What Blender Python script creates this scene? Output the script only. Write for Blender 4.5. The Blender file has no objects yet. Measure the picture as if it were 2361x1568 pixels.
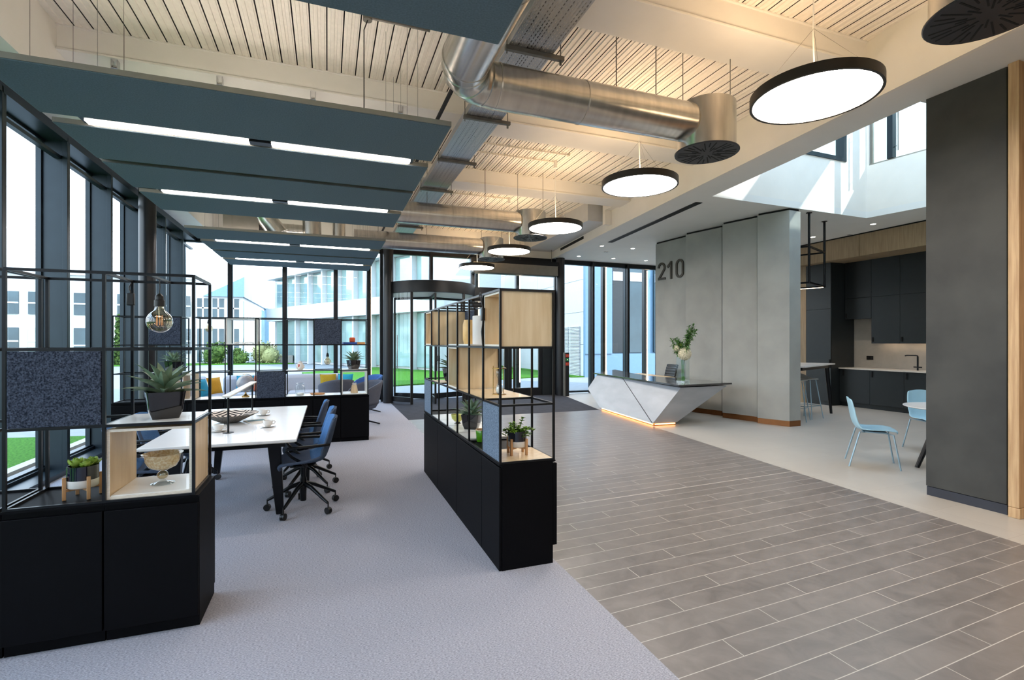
import bpy, math, random
from mathutils import Vector, Matrix
random.seed(7)
R = math.radians
PI = math.pi
S = bpy.context.scene
COL = S.collection

# ---------------------------------------------------------------- camera, world, sun, exposure
cam_d = bpy.data.cameras.new('camera')
cam = bpy.data.objects.new('camera', cam_d)
COL.objects.link(cam)
cam.location = (0, 0, 1.5)
cam.rotation_euler = (R(90), 0, R(-20.3))
cam_d.sensor_width = 36
cam_d.lens = 17.535
cam_d.shift_y = 0.0025
cam_d.clip_start = 0.05
cam_d.clip_end = 400
S.camera = cam
S.view_settings.view_transform = 'Standard'
S.view_settings.look = 'None'
S.view_settings.gamma = 1
S.view_settings.use_curve_mapping = False
S.view_settings.exposure = 1.15
S.cycles.use_denoising = True
S.cycles.max_bounces = 10
S.cycles.diffuse_bounces = 5
S.cycles.transparent_max_bounces = 24
S.cycles.caustics_reflective = False
S.cycles.caustics_refractive = False
S.cycles.sample_clamp_indirect = 4
S.cycles.blur_glossy = 1.0

w = bpy.data.worlds.new('sky')
S.world = w
w.use_nodes = True
wn = w.node_tree
wn.nodes.clear()
out = wn.nodes.new('ShaderNodeOutputWorld')
bg = wn.nodes.new('ShaderNodeBackground')
tc = wn.nodes.new('ShaderNodeTexCoord')
sp = wn.nodes.new('ShaderNodeSeparateXYZ')
rp = wn.nodes.new('ShaderNodeValToRGB')
rp.color_ramp.elements[0].position = 0.0
rp.color_ramp.elements[0].color = (0.80, 0.88, 0.95, 1)
rp.color_ramp.elements[1].position = 0.75
rp.color_ramp.elements[1].color = (0.50, 0.72, 1.0, 1)
wn.links.new(tc.outputs['Generated'], sp.inputs[0])
wn.links.new(sp.outputs['Z'], rp.inputs[0])
wn.links.new(rp.outputs[0], bg.inputs[0])
bg.inputs[1].default_value = 2.8
wn.links.new(bg.outputs[0], out.inputs[0])

sun_d = bpy.data.lights.new('sun', 'SUN')
sun_d.energy = 2.2
sun_d.angle = R(0.6)
sun_d.color = (1, 0.96, 0.9)
sun = bpy.data.objects.new('sun', sun_d)
COL.objects.link(sun)
sun.rotation_euler = Vector((-0.55, 0.52, -0.65)).to_track_quat('-Z', 'Y').to_euler()

# ---------------------------------------------------------------- materials
MATS = {}
def srgb(r, g, b):
    f = lambda c: (c / 255) / 12.92 if c / 255 <= 0.04045 else (((c / 255) + 0.055) / 1.055) ** 2.4
    return (f(r), f(g), f(b), 1)

def mat(name, col, rough=0.5, metal=0.0, noise=0.0, scale=8.0, stretch=(1, 1, 1), bump=0.0, bscale=None,
        col2=None, lo=0.35, hi=0.65, spec=0.5, coat=0.0, detail=4.0, rotz=0.0, emit=None, estr=0.0):
    m = bpy.data.materials.new(name)
    m.use_nodes = True
    nt = m.node_tree
    b = nt.nodes['Principled BSDF']
    c = srgb(*col)
    b.inputs['Base Color'].default_value = c
    b.inputs['Roughness'].default_value = rough
    b.inputs['Metallic'].default_value = metal
    b.inputs['Specular IOR Level'].default_value = spec
    b.inputs['Coat Weight'].default_value = coat
    if emit:
        b.inputs['Emission Color'].default_value = (*emit, 1)
        b.inputs['Emission Strength'].default_value = estr
    if noise > 0 or bump > 0 or col2:
        t = nt.nodes.new('ShaderNodeTexCoord')
        mp = nt.nodes.new('ShaderNodeMapping')
        mp.inputs['Scale'].default_value = stretch
        mp.inputs['Rotation'].default_value = (0, 0, rotz)
        nt.links.new(t.outputs['Object'], mp.inputs[0])
        n = nt.nodes.new('ShaderNodeTexNoise')
        n.inputs['Scale'].default_value = scale
        n.inputs['Detail'].default_value = detail
        nt.links.new(mp.outputs[0], n.inputs['Vector'])
        if noise > 0 or col2:
            r = nt.nodes.new('ShaderNodeValToRGB')
            r.color_ramp.elements[0].position = lo
            r.color_ramp.elements[1].position = hi
            if col2:
                r.color_ramp.elements[0].color = c
                r.color_ramp.elements[1].color = srgb(*col2)
            else:
                r.color_ramp.elements[0].color = tuple(v * (1 - noise) for v in c[:3]) + (1,)
                r.color_ramp.elements[1].color = tuple(min(1, v * (1 + noise)) for v in c[:3]) + (1,)
            nt.links.new(n.outputs['Fac'], r.inputs[0])
            nt.links.new(r.outputs[0], b.inputs['Base Color'])
        if bump > 0:
            bp = nt.nodes.new('ShaderNodeBump')
            bp.inputs['Strength'].default_value = bump
            bp.inputs['Distance'].default_value = 0.01
            if bscale:
                n2 = nt.nodes.new('ShaderNodeTexNoise')
                n2.inputs['Scale'].default_value = bscale
                nt.links.new(mp.outputs[0], n2.inputs['Vector'])
                nt.links.new(n2.outputs['Fac'], bp.inputs['Height'])
            else:
                nt.links.new(n.outputs['Fac'], bp.inputs['Height'])
            nt.links.new(bp.outputs[0], b.inputs['Normal'])
    MATS[name] = m
    return m

def glassmat(name, tint=(1, 1, 1), refl=0.6, rough=0.0):
    m = bpy.data.materials.new(name)
    m.use_nodes = True
    nt = m.node_tree
    nt.nodes.clear()
    o = nt.nodes.new('ShaderNodeOutputMaterial')
    mx = nt.nodes.new('ShaderNodeMixShader')
    tr = nt.nodes.new('ShaderNodeBsdfTransparent')
    tr.inputs[0].default_value = (*tint, 1)
    gl = nt.nodes.new('ShaderNodeBsdfGlossy')
    gl.inputs['Roughness'].default_value = rough
    lw = nt.nodes.new('ShaderNodeLayerWeight')
    lw.inputs[0].default_value = 0.5
    pw = nt.nodes.new('ShaderNodeMath')
    pw.operation = 'POWER'
    pw.inputs[1].default_value = 4.0
    nt.links.new(lw.outputs['Facing'], pw.inputs[0])
    mu = nt.nodes.new('ShaderNodeMath')
    mu.operation = 'MULTIPLY_ADD'
    mu.use_clamp = True
    mu.inputs[1].default_value = refl * 0.9
    mu.inputs[2].default_value = refl * 0.07
    nt.links.new(pw.outputs[0], mu.inputs[0])
    nt.links.new(mu.outputs[0], mx.inputs[0])
    nt.links.new(tr.outputs[0], mx.inputs[1])
    nt.links.new(gl.outputs[0], mx.inputs[2])
    nt.links.new(mx.outputs[0], o.inputs[0])
    MATS[name] = m
    return m

def emis(name, col, strength):
    m = bpy.data.materials.new(name)
    m.use_nodes = True
    nt = m.node_tree
    nt.nodes.clear()
    o = nt.nodes.new('ShaderNodeOutputMaterial')
    e = nt.nodes.new('ShaderNodeEmission')
    e.inputs[0].default_value = (*col, 1)
    e.inputs[1].default_value = strength
    nt.links.new(e.outputs[0], o.inputs[0])
    MATS[name] = m
    return m

class NG:
    """tiny helper to chain math nodes"""
    def __init__(s, nt): s.nt = nt
    def m(s, op, a, b=None, c=None):
        n = s.nt.nodes.new('ShaderNodeMath')
        n.operation = op
        for i, v in enumerate((a, b, c)):
            if v is None: continue
            if isinstance(v, (int, float)): n.inputs[i].default_value = v
            else: s.nt.links.new(v, n.inputs[i])
        return n.outputs[0]

def tile_mat(name, base, grout, L, W, shift, per, skew, x0, y0, gw, thick_row=None, vary=0.12, rough=0.42, veins=0.3, nscale=2.2):
    m = bpy.data.materials.new(name)
    m.use_nodes = True
    nt = m.node_tree
    b = nt.nodes['Principled BSDF']
    g = NG(nt)
    t = nt.nodes.new('ShaderNodeTexCoord')
    s = nt.nodes.new('ShaderNodeSeparateXYZ')
    nt.links.new(t.outputs['Object'], s.inputs[0])
    X, Y = s.outputs[0], s.outputs[1]
    v = g.m('SUBTRACT', g.m('SUBTRACT', Y, y0), g.m('MULTIPLY', g.m('SUBTRACT', X, x0), skew))
    vr = g.m('DIVIDE', v, W)
    row = g.m('FLOOR', vr)
    fv = g.m('SUBTRACT', vr, row)
    u = g.m('DIVIDE', g.m('SUBTRACT', g.m('SUBTRACT', X, x0), g.m('MULTIPLY', row, shift)), L)
    colu = g.m('FLOOR', u)
    fu = g.m('SUBTRACT', u, colu)
    # distances to the joints in metres
    dv = g.m('MULTIPLY', g.m('MINIMUM', fv, g.m('SUBTRACT', 1.0, fv)), W)
    du = g.m('MULTIPLY', g.m('MINIMUM', fu, g.m('SUBTRACT', 1.0, fu)), L)
    j = g.m('LESS_THAN', g.m('MINIMUM', dv, du), gw)
    if thick_row is not None:
        tv = g.m('ABSOLUTE', g.m('SUBTRACT', v, thick_row * W))
        j = g.m('MAXIMUM', j, g.m('LESS_THAN', tv, gw * 3))
    cv = nt.nodes.new('ShaderNodeCombineXYZ')
    nt.links.new(row, cv.inputs[0])
    nt.links.new(colu, cv.inputs[1])
    wh = nt.nodes.new('ShaderNodeTexWhiteNoise')
    wh.noise_dimensions = '2D'
    nt.links.new(cv.outputs[0], wh.inputs['Vector'])
    # stone figure, offset per tile
    of = nt.nodes.new('ShaderNodeVectorMath')
    of.operation = 'MULTIPLY_ADD'
    nt.links.new(wh.outputs['Color'], of.inputs[0])
    of.inputs[1].default_value = (7, 7, 7)
    nt.links.new(t.outputs['Object'], of.inputs[2])
    n = nt.nodes.new('ShaderNodeTexNoise')
    n.inputs['Scale'].default_value = nscale
    n.inputs['Detail'].default_value = 8
    n.inputs['Roughness'].default_value = 0.62
    n.inputs['Distortion'].default_value = 1.2
    nt.links.new(of.outputs[0], n.inputs['Vector'])
    k = g.m('ADD', g.m('MULTIPLY', g.m('SUBTRACT', n.outputs['Fac'], 0.5), veins * 2), g.m('MULTIPLY', g.m('SUBTRACT', wh.outputs['Value'], 0.5), vary))
    k = g.m('ADD', k, 1.0)
    vm = nt.nodes.new('ShaderNodeVectorMath')
    vm.operation = 'SCALE'
    vm.inputs[0].default_value = srgb(*base)[:3]
    nt.links.new(k, vm.inputs['Scale'])
    mx = nt.nodes.new('ShaderNodeMix')
    mx.data_type = 'RGBA'
    nt.links.new(j, mx.inputs['Factor'])
    nt.links.new(vm.outputs[0], mx.inputs['A'])
    mx.inputs['B'].default_value = srgb(*grout)
    nt.links.new(mx.outputs['Result'], b.inputs['Base Color'])
    b.inputs['Roughness'].default_value = rough
    rr = g.m('ADD', g.m('MULTIPLY', n.outputs['Fac'], 0.2), rough - 0.1)
    nt.links.new(rr, b.inputs['Roughness'])
    bp = nt.nodes.new('ShaderNodeBump')
    bp.inputs['Strength'].default_value = 0.35
    bp.inputs['Distance'].default_value = 0.002
    nt.links.new(g.m('SUBTRACT', g.m('MULTIPLY', n.outputs['Fac'], 0.5), j), bp.inputs['Height'])
    nt.links.new(bp.outputs[0], b.inputs['Normal'])
    MATS[name] = m
    return m

tile_mat('slate_tile', (117, 112, 110), (188, 184, 178), 1.22, 0.1425, 0.407, 3, 0.056, 1.87, 1.852, 0.0022, thick_row=16, vary=0.14, rough=0.34, veins=0.5, nscale=4.5)
tile_mat('pale_tile', (180, 176, 169), (168, 161, 152), 1.2, 0.6, 0.0, 1, 0.056, 0.3, 0.2, 0.0016, vary=0.05, rough=0.38, veins=0.16, nscale=1.3)
mat('carpet', (132, 133, 142), 0.95, col2=(192, 193, 204), scale=260, stretch=(0.35, 1, 1), lo=0.30, hi=0.70, bump=0.5, spec=0.1, detail=2)
mat('door_mat', (52, 54, 60), 0.95, col2=(74, 76, 84), scale=60, stretch=(0.1, 1, 1), bump=0.4, spec=0.1)
mat('white_paint', (236, 232, 224), 0.6, noise=0.02, scale=3)
mat('deck_paint', (238, 231, 220), 0.45, noise=0.03, scale=20)
mat('groove_dark', (30, 26, 22), 0.9, noise=0.1)
mat('soffit_paint', (232, 231, 227), 0.7, noise=0.015, scale=2)
mat('black_laminate', (7, 7, 10), 0.55, noise=0.08, scale=40, spec=0.08)
mat('black_metal', (18, 20, 24), 0.32, metal=0.5, noise=0.05, scale=30)
mat('frame_metal', (34, 46, 54), 0.38, metal=0.45, noise=0.06, scale=5)
mat('frame_dark', (30, 31, 34), 0.4, metal=0.4, noise=0.06, scale=5)
mat('column_paint', (34, 36, 40), 0.35, metal=0.2, noise=0.05, scale=4)
mat('felt', (32, 37, 48), 0.97, col2=(86, 94, 110), scale=150, lo=0.35, hi=0.72, bump=0.4, spec=0.08, detail=6)
mat('felt_light', (82, 94, 110), 0.97, col2=(128, 142, 158), scale=160, lo=0.35, hi=0.72, bump=0.4, spec=0.08, detail=6)
mat('birch', (206, 180, 140), 0.45, col2=(222, 200, 164), scale=3.5, stretch=(6, 6, 0.7), detail=6, coat=0.1)
mat('birch_edge', (222, 212, 196), 0.5, noise=0.12, scale=60, stretch=(1, 1, 8))
mat('white_board', (226, 224, 218), 0.3, noise=0.02, scale=5, coat=0.2)
mat('table_white', (228, 226, 224), 0.28, noise=0.02, scale=5, coat=0.2)
mat('acoustic_felt', (104, 119, 128), 0.95, noise=0.10, scale=90, bump=0.15, spec=0.1)
mat('alu_trim', (150, 148, 140), 0.35, metal=0.7, noise=0.05)
mat('galvanised', (205, 202, 196), 0.24, metal=1.0, noise=0.10, scale=3, stretch=(6, 0.6, 0.6), bump=0.03)
mat('steel_dull', (120, 118, 112), 0.45, metal=0.85, noise=0.10, scale=12)
mat('diffuser_grey', (40, 40, 45), 0.45, noise=0.06)
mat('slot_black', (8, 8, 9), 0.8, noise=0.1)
mat('concrete_panel', (148, 149, 145), 0.6, col2=(166, 167, 162), scale=1.8, detail=9, lo=0.3, hi=0.7, bump=0.05)
mat('bronze_skirting', (140, 92, 56), 0.3, metal=0.8, noise=0.05)
mat('dark_plaster', (50, 51, 50), 0.6, col2=(64, 65, 63), scale=2.5, detail=9, bump=0.05)
mat('navy_skirting', (48, 52, 62), 0.5, noise=0.05)
mat('oak', (176, 142, 104), 0.5, col2=(202, 170, 130), scale=3, stretch=(14, 14, 0.8), detail=6)
mat('oak_door', (120, 84, 52), 0.5, col2=(146, 106, 70), scale=3, stretch=(14, 14, 0.8), detail=6)
mat('kitchen_dark', (33, 38, 40), 0.38, noise=0.06, scale=10)
mat('kitchen_oak', (148, 126, 98), 0.55, col2=(168, 146, 116), scale=3, stretch=(14, 14, 0.8), detail=6)
mat('stone_splash', (176, 170, 160), 0.5, noise=0.05, scale=6, detail=8)
mat('worktop', (214, 206, 196), 0.3, noise=0.04, scale=14)
mat('desk_panel', (158, 162, 168), 0.42, col2=(172, 176, 182), scale=1.5, stretch=(1, 1, 3), detail=8)
mat('desk_top', (54, 52, 52), 0.14, noise=0.05, coat=0.5)
mat('chair_blue', (74, 112, 158), 0.9, noise=0.12, scale=160, bump=0.15, spec=0.15)
mat('chair_navy', (74, 86, 106), 0.9, noise=0.12, scale=160, bump=0.15, spec=0.15)
mat('tub_grey', (88, 92, 104), 0.92, noise=0.10, scale=120, bump=0.15, spec=0.15)
mat('tub_blue', (64, 100, 158), 0.92, noise=0.10, scale=120, bump=0.15, spec=0.15)
mat('sofa_grey', (176, 182, 194), 0.95, noise=0.06, scale=90, bump=0.15, spec=0.1)
mat('cushion_olive', (168, 142, 34), 0.95, noise=0.10, scale=70, bump=0.1)
mat('cushion_mustard', (196, 146, 40), 0.95, noise=0.10, scale=70, bump=0.1)
mat('cushion_teal', (30, 138, 170), 0.95, noise=0.10, scale=70, bump=0.1)
mat('cushion_coral', (226, 128, 100), 0.95, noise=0.10, scale=70, bump=0.1)
mat('pale_blue_shell', (160, 200, 218), 0.4, noise=0.03, coat=0.1)
mat('pale_blue_metal', (146, 170, 184), 0.35, metal=0.4, noise=0.03)
mat('grey_shell', (150, 152, 150), 0.45, noise=0.03)
mat('chrome', (200, 200, 200), 0.12, metal=1.0, noise=0.02)
mat('brass', (176, 140, 78), 0.25, metal=1.0, noise=0.05)
mat('black_plastic', (14, 14, 15), 0.4, noise=0.05)
mat('glossy_black', (20, 19, 22), 0.08, coat=0.6, noise=0.03)
mat('glossy_navy', (14, 16, 34), 0.08, coat=0.6, noise=0.03)
mat('white_ceramic', (222, 218, 212), 0.25, noise=0.02, coat=0.3)
mat('aloe', (84, 110, 88), 0.5, col2=(132, 152, 122), scale=14, detail=3)
mat('leaf_lime', (112, 150, 42), 0.5, col2=(164, 186, 84), scale=18, detail=3)
mat('leaf_green', (62, 112, 30), 0.5, col2=(128, 170, 52), scale=18, detail=3)
mat('pebbles', (70, 66, 62), 0.9, col2=(130, 124, 116), scale=120, bump=0.8)
mat('stand_wood', (186, 142, 98), 0.55, noise=0.10, scale=6, stretch=(8, 8, 1))
mat('amber_glass_solid', (206, 180, 136), 0.12, col2=(236, 222, 190), scale=90, coat=0.5, lo=0.4, hi=0.6)
mat('green_glaze', (72, 130, 20), 0.15, coat=0.5, noise=0.08)
mat('yellow_glaze', (190, 186, 96), 0.25, coat=0.4, noise=0.12, scale=20)
mat('terracotta', (214, 92, 44), 0.45, noise=0.08, scale=30)
mat('book_blue', (36, 74, 150), 0.6, noise=0.06)
mat('book_tan', (206, 148, 88), 0.6, noise=0.06)
mat('book_teal', (66, 132, 148), 0.6, noise=0.2, scale=60)
mat('paper', (232, 230, 224), 0.7, noise=0.03)
mat('linen_white', (214, 208, 202), 0.6, noise=0.03)
mat('amber_stone', (206, 168, 104), 0.4, noise=0.12, scale=12)
mat('globe_map', (150, 152, 162), 0.35, col2=(196, 190, 186), scale=6, detail=6, lo=0.48, hi=0.54)
mat('paving', (128, 130, 132), 0.8, noise=0.06, scale=4)
mat('grass', (40, 84, 22), 0.95, col2=(76, 124, 40), scale=30, bump=0.6, spec=0.1)
mat('gravel', (80, 82, 84), 0.9, col2=(150, 152, 154), scale=60, bump=1.0, lo=0.4, hi=0.6)
mat('kerb', (176, 172, 160), 0.85, noise=0.06)
mat('clad_white', (196, 197, 198), 0.5, noise=0.02)
mat('clad_blue', (104, 136, 160), 0.45, noise=0.03)
mat('ext_glass', (56, 74, 82), 0.06, metal=0.3, noise=0.25, scale=0.5)
mat('ext_glass_pale', (146, 172, 168), 0.06, metal=0.3, noise=0.25, scale=0.4)
mat('ext_dark', (30, 36, 40), 0.3, metal=0.2, noise=0.1)
mat('hedge', (34, 62, 20), 0.9, col2=(84, 110, 44), scale=8, bump=0.5)
mat('dry_grass', (150, 150, 100), 0.9, noise=0.2, scale=20)
mat('bark', (90, 72, 54), 0.9, noise=0.2, scale=12)
mat('sign_red', (196, 60, 52), 0.5, noise=0.04)
mat('sign_green', (26, 120, 66), 0.5, noise=0.04)
mat('sign_blue', (40, 48, 120), 0.5, noise=0.04)
mat('flower_cream', (236, 230, 206), 0.8, noise=0.05, scale=40)
mat('flower_leaf', (56, 104, 44), 0.6, col2=(110, 150, 84), scale=12)
mat('stem_green', (86, 130, 66), 0.6, noise=0.10)
mat('digit_dark', (58, 58, 52), 0.35, metal=0.3, noise=0.04)
mat('pendant_rim', (44, 38, 32), 0.4, metal=0.3, noise=0.05)
mat('white_cord', (236, 234, 228), 0.5, noise=0.02)
mat('duct_white', (222, 214, 200), 0.5, noise=0.03)
mat('grey_box', (134, 130, 122), 0.6, noise=0.05)
glassmat('clear_glass', (0.96, 0.985, 0.98), 0.55)
glassmat('jar_glass', (0.93, 0.96, 0.96), 1.0)
glassmat('bulb_glass', (0.86, 0.78, 0.62), 2.2)
glassmat('green_glass', (0.80, 0.93, 0.90), 0.8)
glassmat('bowl_glass', (0.82, 0.74, 0.56), 2.4, 0.05)
emis('lamp_disc', (1.0, 0.90, 0.80), 13.0)
emis('lamp_up', (1.0, 0.70, 0.42), 7.0)
emis('lamp_line', (1.0, 0.88, 0.80), 14.0)
emis('lamp_line_up_added', (1.0, 0.86, 0.74), 12.0)
emis('downlight', (1.0, 0.90, 0.78), 14.0)
emis('led_amber', (1.0, 0.42, 0.12), 5.0)
emis('led_warm', (1.0, 0.74, 0.5), 7.0)
emis('filament', (1.0, 0.5, 0.2), 0.35)  # faint glow put into the filament colour; the bulbs are unlit

MATS['amber_glass_solid'].node_tree.nodes['Principled BSDF'].inputs['Alpha'].default_value = 0.6
def pattern_mats():
    # perforated steel: rows of slots really open (transparent)
    m = bpy.data.materials.new('perforated_steel')
    m.use_nodes = True
    nt = m.node_tree
    b = nt.nodes['Principled BSDF']
    b.inputs['Base Color'].default_value = srgb(196, 198, 200)
    b.inputs['Metallic'].default_value = 0.9
    b.inputs['Roughness'].default_value = 0.34
    g = NG(nt)
    t = nt.nodes.new('ShaderNodeTexCoord')
    s = nt.nodes.new('ShaderNodeSeparateXYZ')
    nt.links.new(t.outputs['Object'], s.inputs[0])
    X = g.m('ADD', s.outputs[0], g.m('MULTIPLY', s.outputs[2], 0.9))
    px, py = 0.028, 0.045
    row = g.m('FLOOR', g.m('DIVIDE', X, px))
    yy = g.m('ADD', g.m('DIVIDE', s.outputs[1], py), g.m('MULTIPLY', g.m('MODULO', row, 2.0), 0.5))
    fy = g.m('MULTIPLY', g.m('ABSOLUTE', g.m('SUBTRACT', g.m('FRACT', yy), 0.5)), py)
    fx = g.m('MULTIPLY', g.m('ABSOLUTE', g.m('SUBTRACT', g.m('FRACT', g.m('DIVIDE', X, px)), 0.5)), px)
    k = g.m('MULTIPLY', g.m('LESS_THAN', fy, 0.0135), g.m('LESS_THAN', fx, 0.0042))
    o = nt.nodes['Material Output']
    mx = nt.nodes.new('ShaderNodeMixShader')
    tr = nt.nodes.new('ShaderNodeBsdfTransparent')
    nt.links.new(k, mx.inputs[0])
    nt.links.new(b.outputs[0], mx.inputs[1])
    nt.links.new(tr.outputs[0], mx.inputs[2])
    nt.links.new(mx.outputs[0], o.inputs[0])
    MATS['perforated_steel'] = m
    # nested diamonds for the woven bowl
    m = bpy.data.materials.new('woven_diamond')
    m.use_nodes = True
    nt = m.node_tree
    b = nt.nodes['Principled BSDF']
    b.inputs['Roughness'].default_value = 0.8
    g = NG(nt)
    t = nt.nodes.new('ShaderNodeTexCoord')
    s = nt.nodes.new('ShaderNodeSeparateXYZ')
    nt.links.new(t.outputs['Object'], s.inputs[0])
    a = g.m('ABSOLUTE', g.m('SUBTRACT', g.m('FRACT', g.m('DIVIDE', s.outputs[0], 0.26)), 0.5))
    c = g.m('ABSOLUTE', g.m('SUBTRACT', g.m('FRACT', g.m('ADD', g.m('DIVIDE', s.outputs[1], 0.26), 0.5)), 0.5))
    k = g.m('LESS_THAN', g.m('FRACT', g.m('MULTIPLY', g.m('ADD', a, c), 5.0)), 0.5)
    mx = nt.nodes.new('ShaderNodeMix')
    mx.data_type = 'RGBA'
    nt.links.new(k, mx.inputs['Factor'])
    mx.inputs['A'].default_value = srgb(38, 28, 24)
    mx.inputs['B'].default_value = srgb(216, 200, 184)
    nt.links.new(mx.outputs['Result'], b.inputs['Base Color'])
    MATS['woven_diamond'] = m
pattern_mats()

# ---------------------------------------------------------------- mesh builder
class MB:
    def __init__(s): s.v = []; s.f = []; s.mi = []
    def add(s, vs, fs, mi=0):
        k = len(s.v)
        s.v += [tuple(p) for p in vs]
        s.f += [tuple(i + k for i in f) for f in fs]
        s.mi += [mi] * len(fs)
        return s
    def box(s, x0, x1, y0, y1, z0, z1, mi=0):
        return s.prism([(x0, y0), (x1, y0), (x1, y1), (x0, y1)], z0, z1, mi)
    def prism(s, poly, z0, z1, mi=0):
        n = len(poly)
        vs = [(x, y, z0) for x, y in poly] + [(x, y, z1) for x, y in poly]
        fs = [tuple(range(n))[::-1], tuple(range(n, 2 * n))] + [(i, (i + 1) % n, n + (i + 1) % n, n + i) for i in range(n)]
        return s.add(vs, fs, mi)
    def bar(s, p, q, w, h=None, mi=0, up=(0, 0, 1)):
        h = h or w
        p, q = Vector(p), Vector(q)
        d = (q - p).normalized()
        u = Vector(up)
        if abs(d.dot(u)) > 0.95: u = Vector((0, 1, 0))
        a = d.cross(u).normalized() * w / 2
        b = a.cross(d).normalized() * h / 2
        vs = [p - a - b, p + a - b, p + a + b, p - a + b, q - a - b, q + a - b, q + a + b, q - a + b]
        return s.add(vs, [(3, 2, 1, 0), (4, 5, 6, 7), (0, 1, 5, 4), (1, 2, 6, 5), (2, 3, 7, 6), (3, 0, 4, 7)], mi)
    def cyl(s, p, q, r0, r1=None, n=16, mi=0, caps=True):
        r1 = r0 if r1 is None else r1
        p, q = Vector(p), Vector(q)
        d = (q - p).normalized()
        u = Vector((1, 0, 0)) if abs(d.x) < 0.9 else Vector((0, 1, 0))
        a = d.cross(u).normalized(); b = d.cross(a)
        vs = []
        for c, r in ((p, r0), (q, r1)):
            for i in range(n):
                t = 2 * PI * i / n
                vs.append(c + a * math.cos(t) * r + b * math.sin(t) * r)
        fs = [(i, (i + 1) % n, n + (i + 1) % n, n + i) for i in range(n)]
        if caps: fs += [tuple(range(n))[::-1], tuple(range(n, 2 * n))]
        return s.add(vs, fs, mi)
    def tube(s, pts, r, n=8, mi=0):
        pts = [Vector(p) for p in pts]
        rr = r if isinstance(r, (list, tuple)) else [r] * len(pts)
        rings = []
        a = None
        for i, p in enumerate(pts):
            d = (pts[min(i + 1, len(pts) - 1)] - pts[max(i - 1, 0)]).normalized()
            if a is None:
                u = Vector((0, 0, 1)) if abs(d.z) < 0.9 else Vector((1, 0, 0))
                a = d.cross(u).normalized()
            else:
                a = (a - d * a.dot(d)).normalized()
            b = d.cross(a)
            rings.append([p + a * math.cos(2 * PI * k / n) * rr[i] + b * math.sin(2 * PI * k / n) * rr[i] for k in range(n)])
        vs = [v for r_ in rings for v in r_]
        fs = []
        for i in range(len(pts) - 1):
            for k in range(n):
                fs.append((i * n + k, i * n + (k + 1) % n, (i + 1) * n + (k + 1) % n, (i + 1) * n + k))
        fs += [tuple(range(n))[::-1], tuple(range((len(pts) - 1) * n, len(pts) * n))]
        return s.add(vs, fs, mi)
    def lathe(s, prof, n=32, c=(0, 0, 0), mi=0, sx=1, sy=1):
        vs = []; fs = []
        for r, z in prof:
            for i in range(n):
                t = 2 * PI * i / n
                vs.append((c[0] + r * math.cos(t) * sx, c[1] + r * math.sin(t) * sy, c[2] + z))
        m = len(prof)
        for j in range(m - 1):
            for i in range(n):
                fs.append((j * n + i, j * n + (i + 1) % n, (j + 1) * n + (i + 1) % n, (j + 1) * n + i))
        return s.add(vs, fs, mi)
    def ball(s, c, rx, ry=None, rz=None, n=16, m=10, mi=0):
        ry = ry or rx; rz = rz or rx
        prof = [(max(1e-6, math.sin(PI * j / m)), -math.cos(PI * j / m)) for j in range(m + 1)]
        vs = []; fs = []
        for r, z in prof:
            for i in range(n):
                t = 2 * PI * i / n
                vs.append((c[0] + r * math.cos(t) * rx, c[1] + r * math.sin(t) * ry, c[2] + z * rz))
        for j in range(m):
            for i in range(n):
                fs.append((j * n + i, j * n + (i + 1) % n, (j + 1) * n + (i + 1) % n, (j + 1) * n + i))
        return s.add(vs, fs, mi)
    def grid(s, fn, nu, nv, mi=0):
        vs = [fn(i / nu, j / nv) for j in range(nv + 1) for i in range(nu + 1)]
        fs = [(j * (nu + 1) + i, j * (nu + 1) + i + 1, (j + 1) * (nu + 1) + i + 1, (j + 1) * (nu + 1) + i) for j in range(nv) for i in range(nu)]
        return s.add(vs, fs, mi)

def build(mb, name, mats, parent=None, smooth=35, bevel=0, solid=0, sub=0, loc=None, off=-1):
    me = bpy.data.meshes.new(name)
    me.from_pydata(mb.v, [], mb.f)
    if isinstance(mats, str): mats = [mats]
    for m in mats: me.materials.append(MATS[m])
    me.polygons.foreach_set('material_index', mb.mi)
    me.polygons.foreach_set('use_smooth', [True] * len(mb.f))
    me.update()
    me.set_sharp_from_angle(angle=R(smooth))
    o = bpy.data.objects.new(name, me)
    COL.objects.link(o)
    if parent is not None: o.parent = parent
    if loc: o.location = loc
    if solid:
        md = o.modifiers.new('solid', 'SOLIDIFY'); md.thickness = solid; md.offset = off
    if bevel:
        md = o.modifiers.new('bevel', 'BEVEL'); md.width = bevel; md.segments = 2; md.limit_method = 'ANGLE'; md.angle_limit = R(40)
    if sub:
        md = o.modifiers.new('sub', 'SUBSURF'); md.levels = sub; md.render_levels = sub
    return o

def thing(name, label, cat, loc=(0, 0, 0), rz=0, group=None):
    o = bpy.data.objects.new(name, None)
    COL.objects.link(o)
    o.location = loc
    o.rotation_euler = (0, 0, rz)
    o.empty_display_size = 0.1
    o['label'] = label; o['category'] = cat
    if group: o['group'] = group
    return o

def tag(o, label, cat, group=None, kind=None):
    o['label'] = label; o['category'] = cat
    if group: o['group'] = group
    if kind: o['kind'] = kind
    return o

def struct(name, mb, mats, **k):
    o = build(mb, name, mats, **k)
    o['kind'] = 'structure'
    return o

def dup(root, loc, rz=0, label=None, group=None, scale=None):
    def cp(o, par):
        c = o.copy(); COL.objects.link(c)
        if par is not None: c.parent = par
        for ch in list(o.children): cp(ch, c)
        return c
    r = cp(root, None)
    r.location = loc; r.rotation_euler = (0, 0, rz)
    if scale: r.scale = (scale,) * 3
    if label: r['label'] = label
    if group: r['group'] = group
    return r

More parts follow.
